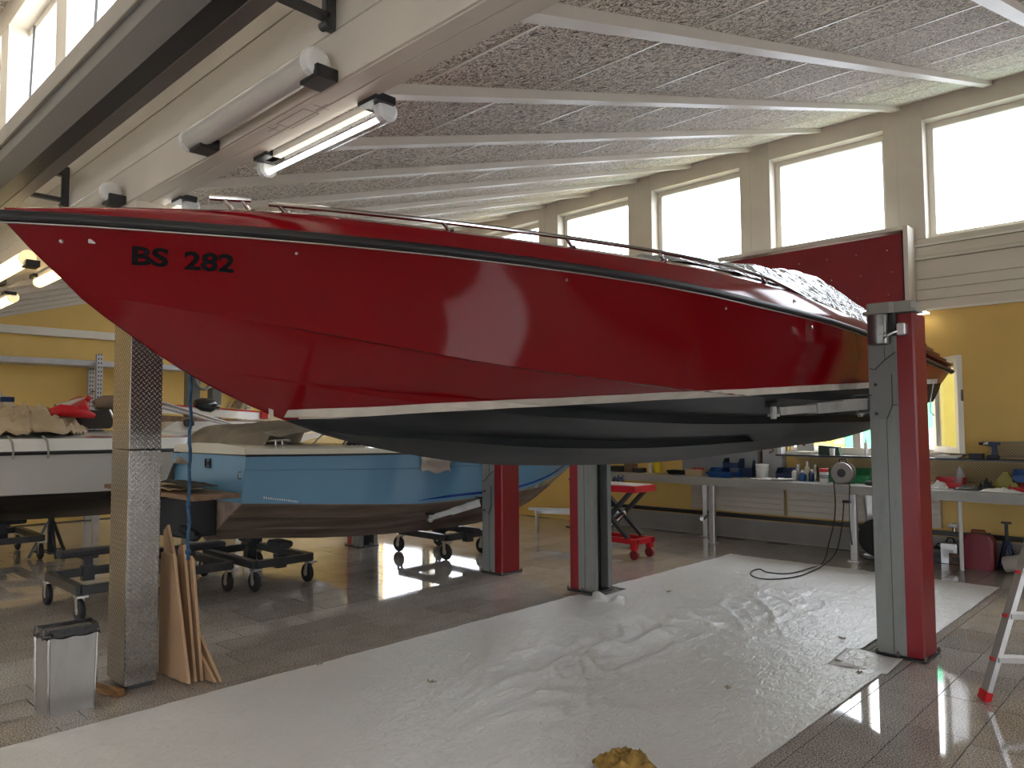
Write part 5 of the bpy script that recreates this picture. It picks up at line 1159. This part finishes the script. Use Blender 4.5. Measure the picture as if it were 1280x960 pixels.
for x in (-5.62, -3.32, -7.5, -1.0):
    m = MB().bar((x, 9.95, .8), (x - .02, 9.98, .01), .06, .06); m.bar((x - .05, 9.96, .8), (x - .03, 9.98, .5), .04, .04); m.box((x - .07, 9.93, 0), (x + .05, 10.03, .012)); m.build('rear_leg', M['alu'], wbn)
MB().bar((-5.42, 9.5, .32), (-5.6, 9.96, .32), .05, .05).build('cross_bar', M['alu'], wbn)
p = at(1200, 640, Y=9.6); MB().cyl((p.x, 9.6, 0), (p.x, 9.6, .80), .022, 10).build('pipe_leg', M['white_p'], wbn)
# thin black shelf above the bench
sf = thing('wall_shelf', 'narrow black-edged shelf on the wall above the workbench', 'shelf', (-1.8, 10.0, 1.225))
MB().box((-4.5, 9.9, 1.215), (-.5, 10.14, 1.235)).build('board', M['black'], sf)
BZ = .903
def bxp(px, y): return at(px, 590, Y=y).x
G = 'things lying on the workbench'
def single(m, name, mt, label, cat, **k): return m.build(name, mt, None, label=label, cat=cat, **k)
# left part, seen under the keel
x = bxp(822, 9.95); single(MB().lathe([(.05, 0), (.06, .01), (.068, .16), (.07, .17), (.06, .17), (.055, .02)], (x, 9.95, BZ), n=16), 'yellow_cup', M['yell_p'], 'bright yellow plastic cup on the workbench under the keel', 'cup', smooth=.6)
x = bxp(812, 9.95); single(MB().lathe([(.035, 0), (.04, .12), (.02, .14), (.02, .17), (.0, .17)], (x, 9.98, BZ), n=12), 'white_bottle', M['white_p'], 'small pale bottle left of the yellow cup on the bench', 'bottle', smooth=.6)
for i, (px, w_, h_, mt, nm) in enumerate(((776, .16, .09, 'rubber', 'dark tool case at the left end of the bench beside the column'), (790, .1, .13, 'oldwood', 'brown box second from left on the bench'), (800, .12, .07, 'dark_steel', 'flat dark case between brown box and bottles on the bench'))):
    x = bxp(px, 9.9); single(MB().box((x - w_, 9.82, BZ), (x + w_ * .6, 9.98, BZ + h_), bev=.008), 'tool_case', M[mt], nm, 'case')
x = bxp(852, 9.9); m = MB(); m.loft([[Vector((x + a * w_, 9.88 + b * w_ * .5, BZ + z)) for a, b in ((-1, -1), (1, -1), (1, 1), (-1, 1))] for w_, z in ((.16, 0), (.2, .06), (.19, .06), (.155, .01))]); single(m, 'black_tray', M['black'], 'shallow black tray between yellow cup and cardboard box', 'tray')
x = bxp(872, 9.9)
cb = thing('open_box', 'small open cardboard box with red parts inside, on the bench', 'box', (x, 9.88, BZ))
m = MB()
for lo, hi in (((x - .14, 9.78, BZ), (x + .14, 9.79, BZ + .09)), ((x - .14, 9.97, BZ), (x + .14, 9.98, BZ + .09)), ((x - .14, 9.79, BZ), (x - .13, 9.97, BZ + .09)), ((x + .13, 9.79, BZ), (x + .14, 9.97, BZ + .09)), ((x - .13, 9.79, BZ), (x + .13, 9.97, BZ + .008))): m.box(lo, hi)
m.build('carton', M['cardboard'], cb)
for dx in (-.04, .03, .08): MB().ball((x + dx, 9.88, BZ + .09), .035, 8, (1, .8, .7)).build('red_part', M['red_plastic'], cb, smooth=True)
x = bxp(903, 9.75); m = MB(); m.loft([[Vector((x + a * w_, 9.74 + b * w_ * .55, BZ + z)) for a, b in ((-1, -1), (1, -1), (1, 1), (-1, 1))] for w_, z in ((.15, 0), (.21, .07), (.2, .07), (.145, .012))]); single(m, 'blue_tray', M['blue_p'], 'wide shallow dark blue tray on the bench, right of the cardboard box', 'tray')
def storage_bin(x, y, z, w_, d_, h_, mt, label):
    m = MB(); t = .006
    m.box((x - w_, y - d_, z), (x + w_, y + d_, z + t)); m.prism([(x - w_, y - d_, z), (x - w_, y + d_, z), (x - w_, y + d_, z + h_), (x - w_, y - d_ * .4, z + h_), (x - w_, y - d_, z + h_ * .55)], (t, 0, 0)); m.prism([(x + w_ - t, y - d_, z), (x + w_ - t, y + d_, z), (x + w_ - t, y + d_, z + h_), (x + w_ - t, y - d_ * .4, z + h_), (x + w_ - t, y - d_, z + h_ * .55)], (t, 0, 0))
    m.box((x - w_, y + d_ - t, z), (x + w_, y + d_, z + h_)); m.box((x - w_, y - d_, z), (x + w_, y - d_ + t, z + h_ * .55))
    return single(m, 'storage_bin', mt, label, 'bin', group='open storage bins on the workbench')
storage_bin(bxp(897, 9.92), 9.93, BZ, .10, .08, .12, M['blue_p'], 'small blue open bin left of the stacked blue bins')
xx = bxp(917, 9.92); storage_bin(xx, 9.93, BZ, .12, .1, .13, M['blue_p'], 'lower of the two stacked dark blue bins on the bench'); storage_bin(xx, 9.93, BZ + .131, .12, .1, .13, M['navy'], 'upper of the two stacked dark blue bins on the bench')
storage_bin(bxp(935, 9.98), 9.98, BZ, .09, .05, .24, M['navy'], 'tall dark navy bin between stacked bins and white bucket')
x0, x1 = at(925, 590, Y=10.1).x, at(950, 590, Y=10.1).x
gc = thing('grey_cabinet', 'grey steel cabinet with a white top against the wall behind the bins', 'cabinet', (x0 - .4, 10.1, BZ)); MB().box((x0 - .9, 10.02, BZ), (x1, 10.18, 1.27), bev=.006).build('body', mat('cabinet_grey', (.27, .28, .30), .45), gc); MB().box((x0 - .92, 10.0, 1.27), (x1 + .01, 10.19, 1.30)).build('top', M['white_trim'], gc)
x = at(962, 590, Y=10.1).x; pl_ = thing('pale_pillar', 'pale grey pillar box with a brown cable loop behind the white bucket', 'pillar', (x + .05, 10.12, BZ)); MB().box((x - .08, 10.06, BZ), (x + .2, 10.19, 1.62), bev=.004).build('body', mat('pale_grey', (.42, .43, .44), .5), pl_)
MB().tube([(x + .12, 10.045, 1.5), (x + .06, 10.04, 1.38), (x + .09, 10.04, 1.28), (x + .03, 10.045, 1.25)], .014, 8).build('cable_loop', mat('brown_cable', (.3, .18, .09), .6), pl_, smooth=True)
MB().box((x + .15, 10.045, 1.22), (x + .20, 10.06, 1.50)).build('notice', M['paper'], pl_)
x = bxp(953, 9.8); bk = thing('white_bucket', 'small white ribbed plastic bucket on the bench', 'bucket', (x, 9.8, BZ)); MB().lathe([(.07, 0), (.075, .01), (.085, .18), (.09, .182), (.09, .20), (.08, .20), (.07, .02)], (x, 9.8, BZ), n=20).build('body', M['white_p'], bk, smooth=.6)
for i in range(3): MB().lathe([(.08 + .002 * i, .12 + .03 * i), (.092, .125 + .03 * i), (.08 + .002 * i, .13 + .03 * i)], (x, 9.8, BZ), n=20).build('rib', M['white_p'], bk)
for k, (px, w_, a) in enumerate(((948, .09, .2), (962, .1, -.3), (975, .1, .1), (985, .07, .5))):
    x = bxp(px, 9.6); c, s_ = math.cos(a), math.sin(a)
    m = MB().grid(lambda u, v: (x + (u - .5) * 2 * w_ * c - (v - .5) * .16 * s_, 9.58 + (u - .5) * 2 * w_ * s_ + (v - .5) * .16 * c, BZ + .004 + .006 * k + .035 * abs(noise.noise((u * 3 + k, v * 3, k)))), 8, 6)
    single(m, 'paper_sheet', M['paper'], ('crumpled white paper left of the white bucket foot', 'white paper in front of the white bucket', 'white paper right of the bucket on the bench edge', 'rightmost loose white paper before the blue tub')[k], 'paper', group='loose papers on the bench', thick=.003)
storage_bin(bxp(985, 9.95), 9.95, BZ, .13, .1, .15, M['navy'], 'navy blue open bin behind the rightmost loose paper')
jars = ((993, 9.78, .035, .16, 'white_p', 'pale bottle, left end of the bottle cluster'), (998, 9.9, .04, .2, 'steel', 'grey spray can behind the pale bottles'), (1003, 9.75, .045, .13, 'blue_p', 'blue lidded jar in the bottle cluster'), (1009, 9.85, .03, .24, 'cream_gel', 'tall cream bottle in the middle of the bottle cluster'), (1014, 9.72, .035, .15, 'navy', 'navy spray can left of the red-capped jar'), (1019, 9.86, .03, .2, 'steel', 'thin grey can left of the red-capped jar'))
for px, y, r, h, mt, lb in jars:
    x = bxp(px, y); b_ = thing('bottle', lb, 'bottle', (x, y, BZ), 'bottle cluster on the bench'); MB().lathe([(r * .9, 0), (r, .01), (r, h * .7), (r * .45, h * .82), (r * .45, h * .88)], (x, y, BZ), n=14).build('body', M[mt], b_, smooth=.6); MB().lathe([(r * .5, h * .86), (r * .5, h), (r * .3, h + .01)], (x, y, BZ), n=12).build('cap', M['white_p' if mt != 'white_p' else 'blue_p'], b_)
x = bxp(1030, 9.6); b_ = thing('jar', 'white jar with a bright red lid on the bench edge', 'jar', (x, 9.6, BZ)); MB().lathe([(.05, 0), (.054, .01), (.054, .13), (.045, .14)], (x, 9.6, BZ), n=18).build('body', M['white_p'], b_, smooth=.6); MB().lathe([(.056, .138), (.056, .175), (.05, .18)], (x, 9.6, BZ), n=18).build('lid', M['red_plastic'], b_, smooth=.6)
for z_ in (.06, .075, .09): MB().lathe([(.0545, z_), (.055, z_ + .004), (.0545, z_ + .008)], (x, 9.6, BZ), n=18).build('label_line', M['navy'], b_)
storage_bin(bxp(1042, 9.95), 9.96, BZ, .1, .1, .16, M['green'], 'green open bin behind the red-lidded jar'); storage_bin(bxp(1076, 9.95), 9.9, BZ, .16, .12, .18, M['green'], 'larger green open bin right of the grey lamp reel')
# cable reel with hanging cable
x = bxp(1055, 9.62); rl_ = thing('cable_reel', 'round grey cable reel facing the room, black cable hanging down', 'cable reel', (x, 9.6, BZ))
dv = Vector((-.2, -1, 0)).normalized(); cz_ = Vector((x, 9.6, BZ + .135)); b_ = MB()
prev = [(.05, -.07), (.13, -.065), (.132, -.05), (.09, -.045), (.09, .045), (.132, .05), (.13, .065), (.02, .07)]
b_.lathe(prev, cz_, 'Y', 26).build('drum', mat('reel_grey', (.24, .22, .20), .4, metal=.4), rl_, smooth=.6)
MB().lathe([(.052, .066), (.052, .074), (.02, .078)], cz_, 'Y', 18).build('hub', M['black'], rl_)
MB().tube([cz_ + Vector((-.05, 0, .12)), cz_ + Vector((-.04, 0, .17)), cz_ + Vector((.04, 0, .17)), cz_ + Vector((.05, 0, .12))], .01, 8).build('carry_handle', M['black'], rl_)
MB().tube([cz_ + Vector((-.12, -.02, -.125)), cz_ + Vector((.14, -.02, -.125))], .008, 6).build('stand_bar', M['chrome'], rl_)
def P_(px, py, Y=None, Z=None): return at(px, py, Y=Y) if Y else at(px, py, Z=Z)
cpts = [P_(1042, 602, Y=9.3), P_(1044, 625, Y=9.28), P_(1043, 650, Y=9.25), P_(1037, 676, Y=9.05), Vector((-3.52, 8.95, .02)), P_(1010, 711, Z=.022), P_(985, 717, Z=.02), P_(960, 715.5, Z=.02), P_(950, 711.5, Z=.02), P_(942, 713, Z=.02), P_(938, 717, Z=.02), P_(945, 722, Z=.02), P_(965, 724, Z=.02), P_(995, 721, Z=.02), P_(1015, 714, Z=.022), P_(1030, 706, Z=.03), P_(1045, 690, Y=9.1), P_(1052, 660, Y=9.25), P_(1055, 625, Y=9.28)]
def smooth_pts(P, n=6):
    out = []
    for i in range(len(P) - 1):
        a, b, c, d = P[max(i - 1, 0)], P[i], P[i + 1], P[min(i + 2, len(P) - 1)]
        for k in range(n):
            t = k / n; out.append(.5 * ((2 * b) + (c - a) * t + (2 * a - 5 * b + 4 * c - d) * t * t + (3 * b - a - 3 * c + d) * t ** 3))
    return out + [P[-1]]
MB().tube(smooth_pts(cpts), .0075, 6).build('hanging_cable', M['rubber'], rl_, smooth=True)
MB().tube(smooth_pts([P_(1062, 604, Y=9.3), P_(1062, 640, Y=9.3), P_(1065, 680, Y=9.35), P_(1078, 697, Z=.02), P_(1092, 700, Z=.02)]), .007, 6).build('second_cable', M['rubber'], rl_, smooth=True)
MB().box((P_(1058, 620, Y=9.28).x - .04, 9.25, .70), (P_(1058, 620, Y=9.28).x + .04, 9.31, .73)).build('plug', M['black'], rl_)
x = bxp(1090, 9.6); single(MB().box((x - .06, 9.52, BZ), (x + .1, 9.68, BZ + .05), bev=.01), 'battery_pack', M['black'], 'black battery pack on the bench just left of the right column', 'battery')
# right part
def lump(px, y, rx, ry, h, mt, name, label, cat, seed, z=BZ):
    x = bxp(px, y)
    def f(u, v):
        a = u * 2 * PI; r = v * (1 + .3 * noise.noise((math.cos(a) * 1.5, math.sin(a) * 1.5, seed)))
        return (x + r * rx * math.cos(a), y + r * ry * math.sin(a), z + .003 + h * (1 - v ** 2) * (.4 + 1.2 * abs(noise.noise((math.cos(a) * v * 3, math.sin(a) * v * 3, seed)))))
    single(MB().grid(f, 24, 8), name, mt, label, cat, smooth=1.0, thick=.003)
lump(1172, 9.5, .1, .08, .1, M['cloth_w'], 'white_cloth', 'crumpled white cloth on the bench right of the right column', 'cloth', 2)
x = bxp(1187, 9.75); storage_bin(x, 9.78, BZ, .14, .1, .12, M['red_plastic'], 'red open bin on the bench right of the column')
x = bxp(1198, 9.85); single(MB().lathe([(.07, 0), (.08, .05), (.03, .20), (.01, .24)], (x, 9.92, BZ), n=14), 'clear_bag', mat('cloudy_plastic', (.6, .6, .62), .3, trans=.5), 'cloudy pointed plastic bag behind the red bin', 'bag', smooth=.8)
lump(1215, 9.6, .2, .12, .07, M['dark_steel'], 'tool_heap', 'low heap of dark metal tools on the bench', 'tools', 5); lump(1231, 9.55, .09, .07, .13, M['black'], 'black_tool', 'black hand tool heap below the cordless drill', 'tool', 9)
lump(1250, 9.45, .2, .1, .06, M['cloth_w'], 'white_rag', 'flat white rag on the bench edge under the pouch', 'rag', 12)
x = bxp(1257, 9.7); single(MB().loft([[Vector((x + a * w_, 9.72 + b * .04, BZ + z)) for a, b in ((-1, -1), (1, -1), (1, 1), (-1, 1))] for w_, z in ((.11, .0), (.12, .05), (.08, .13), (.03, .18), (.03, .21))]), 'olive_pouch', mat('olive_plastic', (.28, .25, .04), .4), 'olive yellow pouch with a black cap on the bench', 'pouch', smooth=.5)
x = bxp(1274, 9.7); storage_bin(x + .05, 9.75, BZ, .14, .12, .09, M['red_plastic'], 'low red open bin at the right edge of the picture'); storage_bin(x + .06, 9.78, BZ + .095, .12, .1, .14, M['blue_p'], 'blue open bin standing in the red one at the right edge')
# on the shelf: drill, papers, box
SZ = 1.2355
x = at(1243, 560, Y=10.0).x; dr = thing('cordless_drill', 'dark blue cordless drill standing on the wall shelf', 'drill', (x, 10.0, SZ))
MB().box((x - .075, 9.965, SZ), (x + .045, 10.035, SZ + .045), bev=.008).build('battery', M['black'], dr)
MB().prism([(x - .03, 9.98, SZ + .045), (x + .03, 9.98, SZ + .045), (x + .02, 9.98, SZ + .15), (x + .055, 9.98, SZ + .16), (x + .055, 9.98, SZ + .19), (x - .05, 9.98, SZ + .20), (x - .055, 9.98, SZ + .15), (x - .02, 9.98, SZ + .13)], (0, .045, 0)).build('body', M['navy'], dr)
MB().lathe([(.022, 0), (.024, .02), (.02, .05)], (x - .105, 10.0, SZ + .175), 'X', 14).build('gear_case', M['chrome'], dr); MB().lathe([(.01, 0), (.018, .01), (.018, .045)], (x - .155, 10.0, SZ + .175), 'X', 12).build('chuck', M['black'], dr)
x = at(1178, 568, Y=10.0).x
for k in range(3): single(MB().box((x - .06 + .02 * k, 9.92, SZ + .012 * k), (x + .17 + .03 * k, 10.06, SZ + .011 + .012 * k)), 'paper_stack', M['paper'], ('bottom', 'middle', 'top')[k] + ' of the three white paper pads on the wall shelf', 'paper', group='paper pads on the shelf')
x = at(1203, 570, Y=10.0).x; single(MB().grid(lambda u, v: (x - .12 + .3 * u, 9.92 + .16 * v, SZ + .045 + .03 * u - .05 * u * u + .012 * abs(noise.noise((u * 4, v * 4, 1)))), 8, 5), 'black_folder', M['black'], 'black bent folder on the wall shelf by the open sash', 'folder', thick=.006)
x = at(1221, 571, Y=10.0).x; single(MB().box((x - .07, 9.94, SZ), (x + .07, 10.05, SZ + .06), bev=.004), 'black_box', M['black'], 'small black box on the shelf between folder and drill', 'box')
x = at(1085, 560, Y=10.1).x; tb = thing('sealant_tube', 'grey sealant cartridge standing upright on the window sill', 'cartridge', (x, 10.03, SZ)); MB().cyl((x, 10.03, SZ), (x, 10.03, SZ + .17), .024, 14).build('body', M['alu'], tb, smooth=.6); MB().cyl((x, 10.03, SZ + .17), (x, 10.03, SZ + .24), .012, 10, r2=.004).build('nozzle', M['alu'], tb)
x = at(1040, 560, Y=10.05).x; single(MB().prism([(x - .16, 10.0, SZ), (x + .12, 10.0, SZ), (x + .1, 10.0, SZ + .11), (x - .16, 10.0, SZ + .13)], (0, .1, 0)), 'green_case', mat('dark_green', (.03, .07, .045), .5), 'dark green case on the shelf left of the window', 'case')
x = at(1038, 560, Y=9.97).x; single(MB().lathe([(.03, 0), (.036, .09), (.03, .09), (.026, .01)], (x + .03, 9.95, SZ), n=14), 'paper_cup', M['paper'], 'white paper cup in front of the dark green case', 'cup', smooth=.6)
x = at(1003, 560, Y=10.1).x; nb_ = thing('wall_notice', 'white notice with a dark round mark beside the window', 'notice', (x, 10.15, 1.32)); MB().box((x - .1, 10.15, 1.28), (x + .14, 10.16, 1.46)).build('sheet', M['paper'], nb_); MB().lathe([(.022, 0), (.022, .002)], (x + .0, 10.149, 1.37), 'Y', 14).build('round_mark', M['lift_red'], nb_)
# under the bench at the right
p = at(1225, 711, Z=0); jc = thing('petrol_can', 'dark red petrol can on the floor under the bench', 'canister', (p.x, p.y, 0)); MB().loft([[Vector((p.x + a * w_, p.y + b * .09, z)) for a, b in ((-1, -.8), (-.8, -1), (.8, -1), (1, -.8), (1, .8), (.8, 1), (-.8, 1), (-1, .8))] for w_, z in ((.14, 0), (.155, .03), (.155, .32), (.12, .38), (.06, .40))]).build('body', mat('dark_red_can', (.2, .01, .02), .4), jc, smooth=.5)
MB().tube([(p.x - .07, p.y, .39), (p.x - .06, p.y, .43), (p.x + .06, p.y, .43), (p.x + .07, p.y, .39)], .012, 8).build('handle', bpy.data.materials['dark_red_can'], jc); MB().cyl((p.x + .1, p.y, .37), (p.x + .1, p.y, .41), .02, 10).build('cap', M['black'], jc)
p = at(1247, 712, Z=0); p.x += .10; js = thing('axle_stand', 'dark blue axle stand right of the petrol can', 'axle stand', (p.x, p.y, 0))
for a in range(4): MB().bar((p.x + .11 * math.cos(a * PI / 2 + .7), p.y + .11 * math.sin(a * PI / 2 + .7), .01), (p.x + .02 * math.cos(a * PI / 2 + .7), p.y + .02 * math.sin(a * PI / 2 + .7), .34), .035, .008).build('leg', M['navy'], js)
MB().cyl((p.x, p.y, .25), (p.x, p.y, .52), .018, 10).box((p.x - .045, p.y - .03, .52), (p.x + .045, p.y + .03, .54)).build('post', M['dark_steel'], js)
p = at(1266, 708, Z=0); single(MB().tube([(p.x + .02, p.y - .48, .09), (p.x + .5, p.y - .56, .22)], .085, 18), 'paper_roll', mat('pale_roll', (.5, .46, .4), .7), 'pale cardboard roll leaning on the floor right of the axle stand', 'roll')
for k, (px, py, w_, h_, mt, lb) in enumerate(((1176, 702, .1, .16, 'dark_steel', 'dark box on the floor just right of the lift column'), (1189, 704, .09, .24, 'alu', 'greyish metal box among the clutter under the bench'), (1203, 706, .12, .13, 'oldwood', 'low brown box left of the petrol can'))):
    p = at(px, py, Z=0); bx_ = thing('floor_box', lb, 'box', (p.x, p.y, 0)); MB().box((p.x - w_, p.y - .08, 0), (p.x + w_, p.y + .1, h_), bev=.006).build('body', M[mt], bx_); MB().box((p.x - w_ * .7, p.y - .083, h_ * .3), (p.x + w_ * .5, p.y - .079, h_ * .7)).build('panel', M['white_p' if k == 1 else 'black'], bx_)
    MB().tube([(p.x - w_ * .5, p.y, h_), (p.x - w_ * .3, p.y, h_ + .05), (p.x + w_ * .3, p.y, h_ + .05), (p.x + w_ * .5, p.y, h_)], .01, 6).build('handle', M['black'], bx_)
x = at(1190, 665, Y=10.0).x; vv = thing('radiator_valve', 'small pale valve on the pipe under the bench', 'valve', (x, 10.1, .36)); MB().cyl((x, 10.11, .36), (x, 10.11, .46), .02, 10).build('stem', M['chrome'], vv); MB().cyl((x - .06, 10.11, .43), (x + .03, 10.11, .43), .028, 12).build('knob', M['white_p'], vv)
p = at(1090, 668, Y=9.75); single(MB().lathe([(.13, -.05), (.22, -.045), (.235, 0), (.22, .045), (.13, .05)], (p.x + .05, 9.8, .24), 'Y', 26), 'tyre', M['rubber'], 'black tyre standing under the bench, mostly behind the right column', 'tyre', smooth=.6)
# small fan/vent heater plate left under bench: grey strips on the floor behind the lift columns
a_, b_ = at(652, 628, Z=.3), at(716, 629, Z=.3)
tr = thing('trestle', 'pale metal bars lying low behind the blue boat bow', 'trestle', (a_.x, a_.y, 0))
MB().bar((-7.9, 8.6, .36), (-6.6, 9.2, .36), .04, .04).build('bar', M['alu'], tr); MB().bar((-7.9, 8.75, .30), (-6.7, 9.0, .33), .04, .04).build('bar', M['alu'], tr)
for x, y in ((-7.8, 8.68), (-6.75, 9.12)): MB().box((x - .02, y - .02, 0), (x + .02, y + .02, .36)).build('leg', M['alu'], tr)
